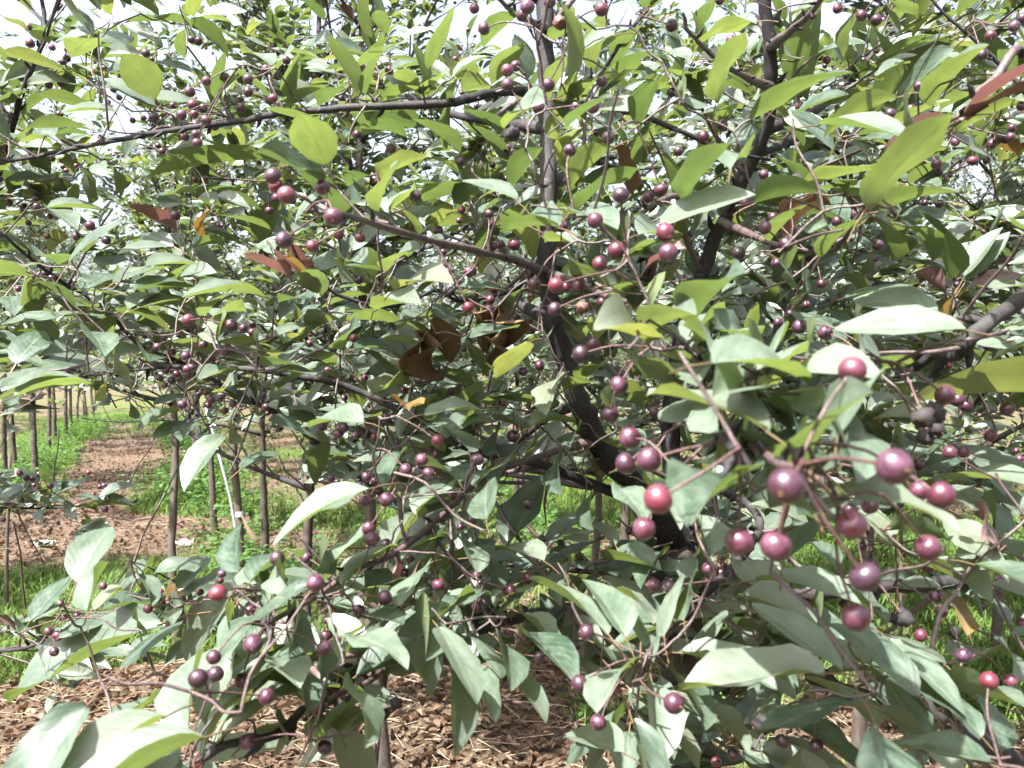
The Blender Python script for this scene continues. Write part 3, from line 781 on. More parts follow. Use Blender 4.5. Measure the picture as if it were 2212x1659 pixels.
LB = [
 ('M', [(1176, 200, .97, 7), (1120, 196, .93, 6.5), (1054, 203, .88, 6), (970, 222, .85, 5.3), (860, 228, .84, 4.8), (737, 234, .84, 4.4), (600, 246, .86, 4.2), (516, 262, .88, 4), (353, 284, .93, 3.6), (173, 318, 1.0, 3), (0, 353, 1.06, 2.4), (-120, 372, 1.1, 1.8)]),
 ('M', [(1186, 205, .97, 6), (1260, 216, .93, 5), (1370, 245, .9, 4.4), (1475, 285, .9, 3.8), (1560, 325, .92, 3), (1660, 345, .95, 2)]),
 ('M', [(1183, 590, .95, 6), (1110, 562, .86, 5), (1040, 545, .78, 4.3), (904, 513, .68, 3.6), (777, 473, .60, 3), (705, 455, .56, 2.5)]),
 ('M', [(1440, 1110, 1.13, 10), (1340, 1070, 1.08, 8.5), (1240, 1030, 1.05, 7.5), (1160, 1000, 1.03, 6.5), (1060, 985, 1.0, 5.6), (970, 945, .98, 5), (880, 892, .96, 4.8), (740, 832, .94, 4.6), (660, 815, .93, 4.5), (560, 799, .93, 4), (470, 795, .95, 3.2), (380, 792, 1.0, 2.8), (290, 800, 1.05, 2.4), (180, 812, 1.1, 1.6)]),
 ('M', [(1280, 955, 1.0, 6), (1200, 975, .97, 5), (1120, 1000, .93, 4.6), (1040, 1035, .88, 4.3), (985, 1085, .84, 4.2), (900, 1160, .77, 4), (835, 1205, .72, 3.6), (765, 1232, .68, 3), (680, 1290, .64, 2.8), (600, 1335, .60, 2.6), (572, 1350, .58, 2.2)]),
 ('M', [(1460, 1240, 1.14, 11), (1330, 1290, 1.06, 10), (1187, 1322, .98, 9.5), (1021, 1352, .90, 9), (904, 1385, .84, 8), (850, 1405, .80, 7.5), (790, 1440, .75, 6.5), (737, 1470, .72, 5.5), (660, 1530, .66, 4.8), (600, 1585, .62, 4.2), (530, 1600, .60, 4), (470, 1615, .58, 3)]),
 ('M', [(850, 1405, .80, 6), (800, 1470, .74, 4), (730, 1500, .68, 3.2), (690, 1540, .66, 3)]),
 ('M', [(1440, 1210, 1.14, 9), (1300, 1235, 1.25, 8), (1100, 1200, 1.4, 7), (900, 1120, 1.5, 6.5), (738, 998, 1.5, 6), (620, 905, 1.45, 5.5), (513, 855, 1.4, 5), (430, 800, 1.35, 4.5), (310, 750, 1.25, 4), (240, 682, 1.18, 3.8), (180, 640, 1.12, 3.5), (120, 600, 1.06, 3.2), (50, 545, 1.02, 2.6), (0, 500, 1.0, 2), (-60, 460, 1.0, 1.5)]),
 ('M', [(1186, 530, .95, 5), (1120, 620, 1.05, 4), (1000, 650, 1.0, 3), (943, 627, .93, 2.5), (887, 651, .88, 2.4), (820, 662, .85, 2.3), (737, 640, .83, 2.3), (700, 615, .82, 2.2), (650, 567, .81, 1.9), (627, 522, .80, 1.5)]),
 ('M', [(1250, 870, .98, 6), (1180, 905, 1.0, 5), (1120, 960, 1.05, 4), (1090, 1010, 1.1, 3)]),
 ('M', [(1205, 215, .97, 4), (1290, 165, .95, 3.4), (1347, 83, .93, 3), (1404, 10, .92, 2.6), (1450, -80, .92, 2)]),
 ('M', [(1450, 900, 1.2, 8), (1480, 890, .95, 6), (1520, 900, .62, 4.5), (1560, 940, .42, 3.4), (1590, 975, .345, 2.6)]),
 ('M', [(1500, 893, .78, 4.5), (1560, 800, .66, 3.4), (1530, 770, .58, 3), (1500, 770, .52, 2.5)]),
 ('M', [(1540, 925, .50, 3.4), (1620, 960, .40, 3), (1680, 1000, .33, 2.5), (1722, 1010, .30, 2)]),
 ('M', [(1452, 1050, 1.18, 8), (1560, 1060, .95, 6), (1640, 1150, .8, 5), (1420, 1380, .7, 3.6), (1385, 1425, .60, 2.6)]),
 ('M', [(1176, 590, .95, 5), (1250, 610, .85, 4), (1310, 640, .74, 3.2), (1370, 655, .66, 2.6)]),
 ('M', [(1585, 430, 1.14, 6), (1480, 420, .9, 4.5), (1400, 450, .8, 3.2), (1340, 520, .68, 2.4), (1400, 560, .6, 2)]),
 ('M', [(1560, 480, 1.15, 6), (1680, 530, .9, 4), (1790, 540, .74, 3.2), (1820, 520, .68, 3), (1870, 450, .62, 2.8), (1970, 340, .58, 2.6), (2040, 270, .56, 2.2), (2078, 248, .55, 1.6)]),
 ('M', [(1665, 190, 1.05, 6), (1600, 160, .9, 4), (1540, 120, .8, 3), (1480, 60, .74, 2.2)]),
 ('M', [(1180, 60, .98, 6), (1130, 40, .86, 4), (1090, 10, .78, 2.6), (1060, -30, .74, 2)]),
 ('M', [(1665, 100, 1.03, 6), (1740, 40, .85, 4), (1800, -40, .7, 3), (1850, -120, .62, 2)]),
 ('M', [(1640, 330, 1.1, 6), (1750, 300, 1.3, 4), (1860, 350, 1.5, 3), (1990, 335, 1.6, 2)]),
 ('L', [(-560, 900, 1.9, 14), (-300, 760, 1.7, 10), (-120, 600, 1.5, 8), (-30, 450, 1.35, 6), (20, 300, 1.25, 5), (55, 180, 1.2, 4.4), (90, 95, 1.18, 4), (95, 30, 1.18, 3.4), (75, -60, 1.18, 2.5)]),
 ('L', [(92, 80, 1.18, 3), (130, 0, 1.15, 2.2), (160, -60, 1.12, 1.6)]),
 ('L', [(-560, 1000, 1.9, 12), (-300, 1020, 1.9, 6), (-60, 1085, 1.9, 4), (60, 1098, 1.85, 3), (180, 1093, 1.8, 2.4), (290, 1085, 1.75, 1.6)]),
 ('L', [(-560, 1150, 1.85, 12), (-350, 1230, 1.6, 6), (-150, 1380, 1.4, 4), (0, 1405, 1.25, 3.6), (100, 1385, 1.18, 3.3), (190, 1345, 1.12, 3.2), (280, 1318, 1.08, 3), (370, 1305, 1.05, 2.4)]),
 ('R', [(3000, 1000, 1.75, 16), (2700, 700, 1.2, 12), (2400, 520, .85, 9), (2212, 640, .66, 7.5), (2110, 718, .60, 6.8), (2060, 770, .62, 5), (1990, 765, .7, 4)]),
 ('R', [(3000, 1150, 1.75, 16), (2600, 1200, 1.4, 13), (2212, 1235, 1.15, 11.5), (2030, 1258, 1.08, 10.5), (1900, 1270, 1.05, 10), (1800, 1280, 1.03, 9.5), (1700, 1287, 1.03, 9), (1560, 1300, 1.05, 7), (1420, 1330, 1.1, 5)]),
 ('R', [(2900, 1500, 1.6, 14), (2500, 1640, 1.1, 10), (2300, 1670, .82, 8.5), (2180, 1632, .74, 8), (2075, 1582, .68, 7), (1985, 1535, .64, 6), (1890, 1508, .62, 5.5), (1750, 1466, .62, 5)]),
 ('R', [(2400, 520, .85, 6), (2330, 300, .75, 5), (2212, 115, .66, 4.5), (2150, 170, .64, 4), (2100, 205, .62, 3)]),
 ('R', [(2330, 300, .8, 4), (2200, 180, .85, 3), (2110, 90, .85, 2.6), (2040, 30, .85, 2), (1990, -30, .85, 1.5)]),
]
TT = {'M': TM, 'L': TL, 'R': TR}
TL.limb(np.array([[-2.0, 1.9, -.05], [-2.0, 1.9, .7], [-1.97, 1.9, 1.4], [-1.95, 1.92, 2.3], [-1.9, 1.9, 3.2]]), np.array([.03, .027, .024, .014, .004]), 'trunk', 10, 5, M_TRUNK)
TR.limb(np.array([[1.78, 1.6, -.05], [1.78, 1.6, .6], [1.75, 1.62, 1.2], [1.7, 1.6, 2.2], [1.7, 1.55, 3.2]]), np.array([.034, .03, .027, .014, .004]), 'trunk', 10, 5, M_TRUNK)
for k, pts in LB:
    fine = max(p[3] for p in pts) < 7 and min(p[2] for p in pts) < .75
    limb(TT[k], pts, m=M_TWIG if fine else M_BARK)
# boughs above and beside the frame
r = TM.r
for (bx, by, bd, dx, dy, dz, l, r0) in [(1176, 0, .98, -.8, .1, .5, .9, 7), (1165, -200, 1.0, .6, .3, .55, .9, 7), (1110, -430, 1.0, -.5, -.2, .6, .7, 5), (1640, -250, 1.0, .7, .2, .5, .8, 6), (1655, -100, 1.0, -.3, .6, .6, .8, 6),
                                        (1660, -600, 1.0, .2, -.5, .7, .6, 4), (1650, -350, 1.0, -.6, -.3, .5, .7, 5), (1200, 700, .96, -.3, .9, .35, .9, 7), (1180, 400, .95, .25, .95, .3, .9, 7), (1184, 280, .96, -.55, .85, .35, 1.0, 7),
                                        (1560, 480, 1.15, .5, .85, .3, .9, 7), (1470, 740, 1.2, .2, 1.0, .3, .8, 7), (1452, 1050, 1.18, .5, .9, .12, .9, 7), (1450, 900, 1.2, .75, .6, .2, .9, 7), (1400, 1075, 1.1, -.4, .9, .1, .9, 7), (1655, 280, 1.08, .6, .75, .35, .9, 7)]:
    p = at(bx, by, bd); D = norm(np.array([dx, dy, dz])); pts = [p]
    for j in range(5):
        D = norm(D + r.standard_normal(3) * .1); pts.append(pts[-1] + D * l / 5)
    TM.limb(np.array(pts), np.linspace(r0 * .8, 1.6, 6) / 1000, 'limb', 8, 4)

SPURS = [(1, 2110, 1370, .56), (1, 1830, 690, .88), (1, 1500, 770, .9), (1, 1270, 800, 1.0), (2, 1330, 610, .85), (2, 1590, 620, .85), (2, 230, 1420, .66), (4, 1640, 700, .93), (5, 2000, 590, .52), (6, 90, 670, .50), (6, 370, 1240, .33),
         (6, 740, 1360, .30), (7, 1730, 740, .58), (8, 1930, 950, .58), (8, 905, 560, .8), (8, 280, 300, .7), (7, 2120, 1140, .66), (9, 490, 830, .7), (9, 1510, 1220, .6), (3, 1040, 1540, .67), (3, 1510, 1020, .6), (5, 430, 1500, .74),
         (9, 1380, 220, .75), (7, 620, 690, 1.08), (7, 830, 580, 1.08), (5, 2000, 250, .56), (2, 560, 660, .86), (9, 2060, 1640, .45), (1, 2080, 700, .85), (6, 1150, 640, .6), (9, 1860, 360, .62), (5, 900, 1090, .9), (4, 900, 660, 1.0)]
NEARF = [t for t in TREES]
def attach_twig(t, P, r0=1.7, bendv=.12, minr=1.1):
    NA = t.node_array(); d = np.linalg.norm(NA - P, axis=1); a = NA[d.argmin()]; l = d.min()
    m1 = a * .66 + P * .34 + UP * l * bendv * t.r.uniform(-.3, 1) + t.r.standard_normal(3) * l * .06; m2 = a * .3 + P * .7 + t.r.standard_normal(3) * l * .05
    pts = smooth_path(np.array([a, m1, m2, P]), 3)
    r1 = (r0 + 3.5 * l) / 1000
    t.twig(pts, np.linspace(r1, minr / 1000, len(pts)))
    if l > .09: t.longs = getattr(t, 'longs', []) + [pts]
for ti, x, y, d in SPURS:
    P = at(*px9(ti, x, y), d)
    best = min((TM, TL, TR), key=lambda t: np.linalg.norm(t.node_array() - P, axis=1).min())
    attach_twig(best, P)
    best.spurs = getattr(best, 'spurs', []) + [P]

LEAVES = {
1: "u1790,1010,920,1110,130,6 u600,235,300,200,150,9 t640,250,755,125,90,12 u430,460,40,310,70,10 u1010,640,960,505,240,10 t790,160,1055,300,80,12 u1030,100,895,40,90,11 u1000,110,1170,70,28,11 u720,90,875,15,80,11 u1250,100,1390,10,100,11 u1240,110,1410,260,110,11 t700,380,1000,450,50,11 t700,460,990,500,40,11 t1740,410,1490,180,60,8 u590,835,190,805,60,9 t350,880,115,760,130,10 t760,720,520,790,40,10 u650,710,270,590,70,11 t340,440,165,590,110,13 t15,470,130,590,60,13 u1450,690,1130,650,80,9 u1440,650,1540,480,90,9 u1900,640,2000,470,100,9 u2250,560,2020,540,70,9 u1870,690,2200,640,50,9 u2150,870,1820,765,50,8 u1770,470,1930,430,40,9 u1490,430,1640,490,40,9 u1250,430,1300,590,60,11 t1440,610,1380,450,90,9 u2115,1050,2080,915,270,6 u1830,1260,1600,1430,160,6 t2080,1170,1880,1130,90,6 u1950,1130,2070,1270,110,6 t380,1150,165,1210,50,12 u560,1100,470,1230,80,12 u770,1110,670,1170,110,11 t300,1340,580,1300,40,10 t300,1340,610,1500,70,10 r1140,1490,990,1410,80,12 o1340,1340,1200,1460,50,11 u310,1650,250,1490,90,10 t1110,1590,880,1650,50,10 r1840,1560,1900,1659,70,9 t490,540,370,600,60,12 u0,950,80,950,60,12 u2150,720,2000,1000,70,9 t1900,1500,2000,1400,60,9 u2100,130,1980,60,60,12 t2000,260,2180,330,70,12 u1200,180,1100,240,90,12 t860,470,1010,400,50,12 u200,60,100,20,60,12",
2: "u1120,70,930,130,130,8 u560,440,690,220,110,8 u110,420,440,305,60,9 u110,590,30,400,110,8 u150,600,310,440,70,8 u540,550,540,450,85,9 u300,640,600,630,60,9 u150,680,240,590,70,9 u0,720,370,700,50,9 u20,900,540,660,90,6 u560,600,680,610,50,9 u960,540,800,450,150,7 u1170,270,1000,350,130,8 u740,500,650,620,80,10 u690,620,640,820,70,10 u1440,20,1520,180,90,6 t1760,220,1480,240,70,7 u1570,290,1380,410,60,7 u1360,260,1590,290,40,8 u1640,450,1640,260,140,9 u2000,30,2230,0,90,8 u1950,150,1840,240,100,9 u1700,440,2000,370,50,9 u1800,470,1950,450,40,9 u1500,440,1470,580,120,8 u1660,480,1540,530,110,8 t1320,640,1060,650,80,7 t1640,690,1940,780,90,8 t1310,620,1440,550,40,8 u420,880,165,890,80,9 u310,1090,300,920,200,8 u240,1150,610,1085,80,8 u180,1130,0,1110,80,8 u770,980,490,840,80,8 u1030,870,830,800,70,9 u1050,1060,900,920,70,9 u1160,1150,1020,1080,60,9 u1280,950,1120,1100,150,8 u780,1150,540,1160,110,8 t1130,1290,780,1055,90,6.5 u930,1240,760,1240,80,8 u780,1330,600,1320,110,8 t490,1400,600,1260,90,8 t220,1290,60,1150,70,8 u240,1350,380,1200,80,7 t310,1370,410,1180,50,7 u60,1420,150,1380,60,7 u490,1500,430,1400,60,8 t500,1620,360,1540,100,8 u530,1500,870,1370,40,8 u950,1590,960,1500,90,9 t1410,1460,1110,1370,60,6 t1520,1570,1370,1500,40,7 u430,1650,640,1580,40,8 u1090,1400,1240,1560,180,8 u1500,1340,1900,1120,100,7 u1770,940,1510,1110,120,7 b1780,940,1900,1140,120,8 b1700,930,1580,1070,60,8 u1940,1050,1930,930,80,8 u1540,800,1460,890,90,8 t1680,1440,1840,1600,120,6 t1480,1370,1700,1500,60,6 t1850,1650,1900,1470,120,5.5 t1860,1650,2020,1540,110,5.5 t1940,1500,2212,1450,70,5.5 u1720,630,1570,610,40,5.5 u2040,500,1990,640,140,7 u2200,1250,2090,1100,120,8 u1400,900,1430,780,90,9 u1400,1050,1500,1120,80,9 t150,350,20,420,60,10 u1230,1280,1130,1350,80,9",
3: "u860,-20,985,330,250,5.5 u480,120,150,110,80,8 u200,650,240,420,150,7 t0,650,70,460,70,7 u1740,240,1460,540,150,6 t1740,300,1570,590,110,6 u1390,620,1000,790,80,7 u1610,690,1640,530,70,7 u1660,710,1870,640,50,8 t670,350,810,250,70,10 u1240,180,1440,240,50,11 u1200,310,1320,240,50,11 u1290,390,1430,340,50,11 u1170,380,1310,350,40,11 t870,340,1050,350,40,10 r1820,760,1600,840,110,6 r1820,740,1990,590,40,6 r1830,745,2050,680,50,6 u1180,1330,1470,860,230,5 u1450,840,1220,820,70,6 t1930,960,1680,1030,80,7 r1540,1010,1780,940,50,6 t880,790,1320,1000,60,6 t310,1080,540,850,150,6 u440,780,680,660,130,7 u640,650,860,600,60,7 t720,740,860,740,50,8 t1010,890,1120,830,70,9 t-150,1420,270,1380,160,6 t900,1370,760,1490,60,7 t1060,1440,960,1280,100,7 b950,1300,780,1370,50,8 u1280,1350,1480,1320,90,6.5 u1300,1390,1490,1380,90,6.5 u1450,1450,1870,1590,90,6 u1250,1400,1580,1590,70,6 u880,1659,990,1490,80,6.5 t2260,1490,1980,1620,90,5 u700,1230,560,1140,90,8 u770,1220,1060,1180,60,7 u460,1310,740,1310,90,7 u0,1300,130,1120,150,6 u1780,100,1900,0,80,9 t1900,100,2050,50,70,9 u2000,800,2100,900,70,9 u2212,640,2050,700,70,8 u100,330,20,240,60,10 u2100,500,1960,560,70,9 t1150,900,1240,1000,60,8 u560,1560,640,1420,60,8 u1350,840,1500,760,60,8 u1100,60,1180,180,80,9 u2010,1500,1860,1440,60,9 u1480,1200,1560,1100,60,9 u900,880,820,980,60,9",
4: "u200,120,-60,90,90,8 u150,140,-60,190,60,8 u240,150,60,350,140,8 u250,150,290,240,60,8 t160,50,290,100,45,9 u380,50,450,40,60,9 t540,220,560,70,100,9 t510,100,680,160,28,9 t0,440,310,350,60,10 t730,170,940,20,60,9 t860,210,1160,150,50,9 t940,60,1170,0,70,9 t1280,240,1390,130,100,9 u1370,180,1640,225,30,8 t1660,235,1370,265,35,8 u1340,370,1570,290,60,8 t890,330,1170,270,45,9 t830,340,910,220,70,9 t1230,380,1090,300,50,10 u980,340,1070,470,60,10 t1410,555,1310,390,130,8 t1770,510,2010,400,60,8 u2212,400,1930,440,40,8 t2020,280,1740,235,40,8 u2085,245,2050,150,170,8 o1960,170,1980,100,60,8 r1880,90,1860,0,60,8 r1870,130,1740,70,40,8 t570,470,870,620,120,8 t100,690,110,470,190,8 t280,640,460,560,120,9 t290,650,620,740,90,8 t660,670,730,590,120,9 t820,470,690,420,70,9 u740,760,870,640,90,8.5 u700,790,530,900,40,8.5 u700,350,820,350,50,9 t850,850,700,800,80,10 t0,850,230,760,80,7 t90,900,400,800,80,7 t240,790,110,880,80,8 t930,600,1100,650,60,9 u1090,540,1200,600,80,9 t1290,800,1400,730,70,8 u1640,600,1520,570,50,9 u1660,610,1740,550,50,9 u1840,680,1770,620,50,9 t1850,690,1870,580,70,8 u1720,710,2000,700,50,8 t1790,750,2110,740,50,8 u2150,710,2070,650,60,9 t1440,870,1600,830,45,9 t1750,920,1890,880,40,9 t2350,1060,1900,1085,110,7 t1740,1060,2020,1210,80,8 t2385,1491,1800,1776,120,6 t1440,1150,1340,1420,150,8 t1250,1080,1140,1130,80,10 t1280,1060,1310,1110,70,10 t1160,990,1030,1085,40,10 t840,940,960,1010,50,12 t620,960,800,930,22,12 t390,1520,330,1460,50,17 t390,1520,470,1450,50,17 t650,1560,820,1480,60,17 t700,1560,590,1500,40,17 t40,990,30,920,100,14 r150,970,150,900,60,14 t130,1000,280,990,30,14 t0,1030,130,1000,30,14 t60,1080,160,1120,60,17 t560,1620,860,1600,40,17 t120,1600,60,1500,50,17 t0,1560,80,1480,60,17 t300,1620,360,1680,50,17 t1000,960,1100,900,60,12 t1500,1080,1600,1150,60,10 t1560,1370,1700,1290,80,9 t200,750,330,700,80,9",
5: "t360,190,640,40,90,7 t350,200,730,180,35,7 t830,200,1070,160,60,8 u280,90,500,0,40,8 t40,30,170,80,80,9 t0,0,90,150,60,9 t0,350,210,370,40,9 t220,340,510,320,40,8 t410,420,570,350,40,8 t610,390,730,350,80,8 u0,410,390,400,35,8 u0,600,140,480,70,8 b620,390,690,640,180,8 b520,530,440,740,80,8 b600,570,530,740,60,8 b850,340,930,500,130,8 b1010,400,1080,470,50,8 b990,530,990,610,40,8 t1140,460,870,530,50,8 u1210,540,1020,710,130,7 u830,570,900,690,70,8 t90,590,280,590,60,9 u1170,200,1080,280,60,8 u580,740,850,840,80,8 u1230,930,1000,860,80,8 u970,960,1110,880,40,8 t1410,770,1290,960,110,8 t540,1010,980,990,75,7 t1230,1090,1520,1060,60,7.5 t1200,1130,1020,1060,60,8 t560,1080,690,1100,60,8 t830,1260,700,1150,120,7 o390,960,470,970,50,8 u480,960,570,980,60,8 t200,890,340,820,40,8 t250,930,370,880,60,8 t570,870,740,810,60,9 t630,930,740,900,40,9 t0,1090,170,1040,60,9 t400,1250,350,1390,100,8 t420,1260,580,1260,50,8 t1000,1270,1000,1150,90,8 t1040,1300,1190,1240,100,8 t870,1470,1060,1350,60,7 t770,1450,570,1380,70,7 t480,1650,690,1490,90,7 t860,1540,980,1560,60,7 t930,1700,930,1555,200,6 t1420,1290,1370,1440,70,8 t1620,1540,1570,1659,80,8 t1740,200,1600,30,110,5.5 u1740,180,1960,240,60,5.5 t2000,210,2180,60,140,5.5 r1980,130,2030,20,40,6 t2000,370,2090,200,90,5 u1840,370,1730,440,70,6 t1960,480,1850,360,90,5.5 t2000,560,1660,480,85,5 u1990,500,2100,420,90,5 u1930,660,2230,800,130,4.5 t1830,1110,2000,1060,60,8 u1450,850,1600,800,80,9 t700,620,620,560,60,9 t780,500,720,560,60,9 u1700,700,1600,800,80,9 t60,700,160,740,50,10 t1150,640,1250,760,60,9 t300,640,420,700,60,9 t1540,1120,1450,1200,60,9 t1100,1280,1000,1400,60,9 u1680,420,1600,480,60,9 t1350,500,1280,600,60,9 u1820,930,1980,960,90,8 u1700,1180,1830,1250,90,9 u1600,1300,1680,1400,80,10 t1960,1450,2080,1620,120,7 t1790,1470,1900,1600,150,6.5 t250,1450,360,1420,50,8 t150,1500,-40,1560,90,7",
6: "u60,440,150,215,170,5 t70,530,340,300,110,5 t200,470,560,490,90,5 t640,20,850,60,110,6 u1110,100,1280,150,110,9 t1090,530,890,290,140,6.5 t1120,500,1290,350,90,6.5 t1050,260,1290,260,45,8 t1650,350,1400,220,170,6 t1840,470,1260,390,190,4.5 r1730,250,1740,80,90,8 o1740,270,1910,350,100,8 t1950,480,2110,480,80,7 t460,700,640,520,100,4.2 t270,660,290,460,90,4 t470,690,930,600,150,4 t640,760,900,740,130,4.3 t200,660,1110,745,140,3.6 t430,870,110,850,180,4 t560,1110,60,860,120,3.5 t700,1110,460,860,110,4 t970,1150,1560,640,110,3.6 u2700,900,1450,850,210,3.1 t1240,640,1570,650,70,5 u720,1340,560,1160,150,4 t980,1370,1330,1180,170,3.5 t390,1440,-100,1500,230,3.8 t940,1460,1400,1560,120,4 t900,980,840,1230,70,4 t1450,1300,1600,1240,100,7 t1930,1300,1880,1420,140,8 t1700,1200,2130,1310,70,7 t2010,1120,2150,1080,80,8 t2280,1480,2020,1460,90,6 t1240,1050,1400,1020,90,8 u1300,820,1440,830,60,7 t1210,660,1340,490,80,6 t720,1340,590,1260,90,3.6 t860,1300,900,1000,60,3.6 u780,1340,730,900,60,3.5 t800,240,690,260,90,8 u430,330,540,440,110,7 t20,1080,120,1140,80,6 t1700,560,1850,600,60,7 u1500,780,1600,860,80,7 t1900,720,2150,640,60,8 t1900,200,2130,220,40,9 t1600,1240,1480,1330,90,8 t1350,870,1220,920,70,7 t200,1180,330,1060,100,5 t1600,1500,1850,1600,100,8 t1900,1550,2050,1600,80,8 t100,1620,300,1560,100,6 t480,1480,700,1400,130,5 t260,760,20,640,110,5 t300,800,520,640,120,4.8 t350,820,640,820,110,4.6 t250,900,40,1010,110,4.8 t420,1000,260,1180,110,4.5 t500,900,700,1000,120,4.4 t380,640,420,420,100,5 t560,620,760,480,110,5 t150,700,-60,760,100,5.2 t100,560,-40,420,90,5.4 t620,1000,820,1100,110,4.2 t820,640,1010,560,100,5 t60,900,-150,960,100,5.5 t300,1120,120,1240,100,4.6",
7: "t1040,710,40,1210,215,4.5 t1480,600,960,1040,260,4.6 t490,440,500,180,230,6.5 t560,640,480,440,90,7 t340,640,20,720,100,9 t200,690,270,510,120,9 t150,780,-60,740,110,9 t980,400,1310,280,70,9.5 t880,380,1115,520,75,9.5 t830,530,880,380,75,9.5 t1150,500,1240,360,120,9.5 t1210,550,1300,430,80,9.5 t1530,380,1400,150,150,7 t670,620,900,670,75,9 t900,550,1020,490,40,9.5 t1050,640,1220,600,100,9 t600,620,750,500,60,9.5 t380,800,600,700,110,9 t780,1000,930,830,90,7 t560,1250,360,1700,300,4.5 t1060,1310,670,1560,200,4.6 t1310,1440,600,1720,150,4.3 t1210,1430,1080,1120,210,5.2 t1330,1370,1350,1110,180,5.4 t1300,1560,1360,1360,80,5.5 t1350,1560,1690,1290,100,5.8 t1440,1340,1580,1210,90,6 t1640,1140,1800,930,110,6.5 t1780,960,2040,900,140,5.8 t2000,1290,1780,1190,140,5.8 t2212,1430,2010,1560,100,6 t1290,1590,1800,1690,170,5 u1730,610,1930,400,100,5.6 u1720,570,1600,610,60,5.8 t1720,570,1600,490,90,5.8 t1620,430,1760,370,80,6 t2080,400,1980,320,90,6 t1850,300,1950,370,70,6 t1750,770,1500,900,70,6.3 t1700,790,1290,900,70,6.5 t1560,800,1270,920,60,6.5 u1900,1000,1750,1180,160,6.6 t1640,1500,1900,1450,50,6.2 t2040,1500,2200,1440,60,6 u1420,1380,1370,1400,50,6 u1850,1350,1930,1320,40,6.5 t630,1570,560,1659,140,6 t1500,1050,1650,1010,60,7 t1900,600,2010,720,90,6.3 t2150,350,2212,200,120,6.3 t2090,1040,2210,900,90,7 t1500,620,1640,720,60,6.4 t1780,620,1650,700,70,6.2 t1050,1180,900,1290,60,7 t1540,470,1700,340,80,6.6 t2060,760,2180,860,80,7 t900,740,760,760,60,8",
8: "t0,460,230,300,80,6.5 t320,240,470,70,110,6.5 t1070,240,1330,-169,230,6 t1330,190,1540,30,130,7 t380,300,590,220,80,7.5 t490,460,630,230,50,7.5 t880,380,780,240,140,7 t1310,300,1040,290,110,7 t1450,290,1720,240,60,8 t1340,350,1640,350,60,8 t1550,490,1690,430,50,8 t1700,410,1900,560,130,8 t1740,770,1260,500,95,5.5 t1850,790,1650,560,210,5.5 t2050,690,1880,620,70,5.8 t1960,840,1950,690,120,5.6 t2070,790,2230,540,130,5.5 t1990,950,2200,870,90,5.5 t1890,970,1600,1000,95,5.5 t2020,1100,1970,1380,230,5.5 t1640,830,1760,880,60,6.5 t1000,590,1240,540,85,7 t850,520,620,620,70,7 t960,520,700,500,60,7 u580,390,740,400,50,8 t60,790,500,770,130,6 t140,650,400,600,100,6.5 t20,540,230,550,70,7 r370,570,330,480,60,7 r400,560,440,450,70,7 t640,830,460,1340,290,5 t740,1000,790,1350,170,6.5 t640,740,860,960,190,6 t800,960,1020,1130,170,6.5 t1090,960,1280,1150,130,6.5 t1160,760,1460,860,130,6.3 t1030,820,1110,920,120,6.5 t880,780,1020,820,80,7 t60,1080,290,1190,110,5.7 t0,940,120,830,50,6 t1820,1540,1480,1600,190,6 t1900,1340,1900,1800,200,5 t1000,1000,1070,1130,100,7 t1500,900,1600,980,80,8 t700,460,880,430,60,7 t560,330,460,420,80,7 t1150,640,1320,700,80,7 t860,640,980,700,70,7 t2000,1240,2130,1330,120,6 t1850,1250,1700,1300,80,7 t150,480,320,560,90,6.6 t1230,860,1350,960,90,7 t1500,300,1400,420,80,8 t900,240,1000,330,70,8 t300,640,440,560,70,7 t2120,1000,2200,1100,90,6 t480,620,600,700,70,6.6 t1700,300,1950,260,70,8 t1780,200,1650,100,100,8 t2100,250,1900,330,90,8",
9: "t640,280,1080,90,210,4.5 t180,280,200,120,180,5.5 u870,0,930,60,100,3.2 t330,290,520,440,160,7 t480,420,870,400,110,6 t360,540,650,570,140,6.5 o520,700,600,610,130,7 t1040,1030,680,750,180,5 u510,780,660,740,60,7 t930,470,1070,550,40,7 t920,1030,-30,1140,240,4.5 t1120,1230,420,1290,130,5 t0,900,450,930,130,5.5 t1540,1180,1090,790,200,5 t1350,820,1560,1100,150,5.5 t1700,960,1550,910,90,5.5 t1780,960,2300,1030,130,5 u1600,1140,1870,1040,60,5.5 t1950,1440,1650,1150,170,5 t2080,1540,2160,1350,140,5.5 t1280,1400,1060,1800,420,3.6 t1270,1390,1080,1270,110,5.5 t1500,1460,1490,1330,150,5.5 t1290,1250,1590,1500,180,5.5 t2010,1620,1560,1720,150,4.5 t1880,450,2230,720,180,5 t1900,320,2240,500,140,5 o1870,780,1920,620,120,6.5 r1980,180,2230,80,80,6 b1850,160,1850,30,60,7 t1690,30,1830,250,170,6.5 t1360,170,1290,20,150,6.5 u1340,100,1450,90,90,6.5 t1960,200,1680,210,80,7 t2060,140,2212,0,90,6.5 t1000,350,920,230,100,7 t0,700,160,520,90,5.5 t230,640,0,720,90,6.5 t860,1150,1000,1080,70,6.5 t700,900,560,860,80,6.5 t680,1350,900,1420,110,6.5 t480,1450,640,1350,140,6.5 t260,1400,60,1320,140,6.5 t120,1230,260,1320,100,6.5 t760,1520,620,1600,120,6.5 t1130,1000,980,920,80,6 t1290,960,1390,830,110,5.5 t1500,1640,1600,1540,90,6 t2100,860,1950,900,60,7 t1550,330,1650,380,80,7 t2200,300,2100,230,90,7 t1180,980,1280,1140,100,5.6 t90,560,240,470,90,7 t40,420,170,330,110,7 t560,440,480,560,100,7 t700,650,840,700,90,7 t850,560,740,640,80,7",
}
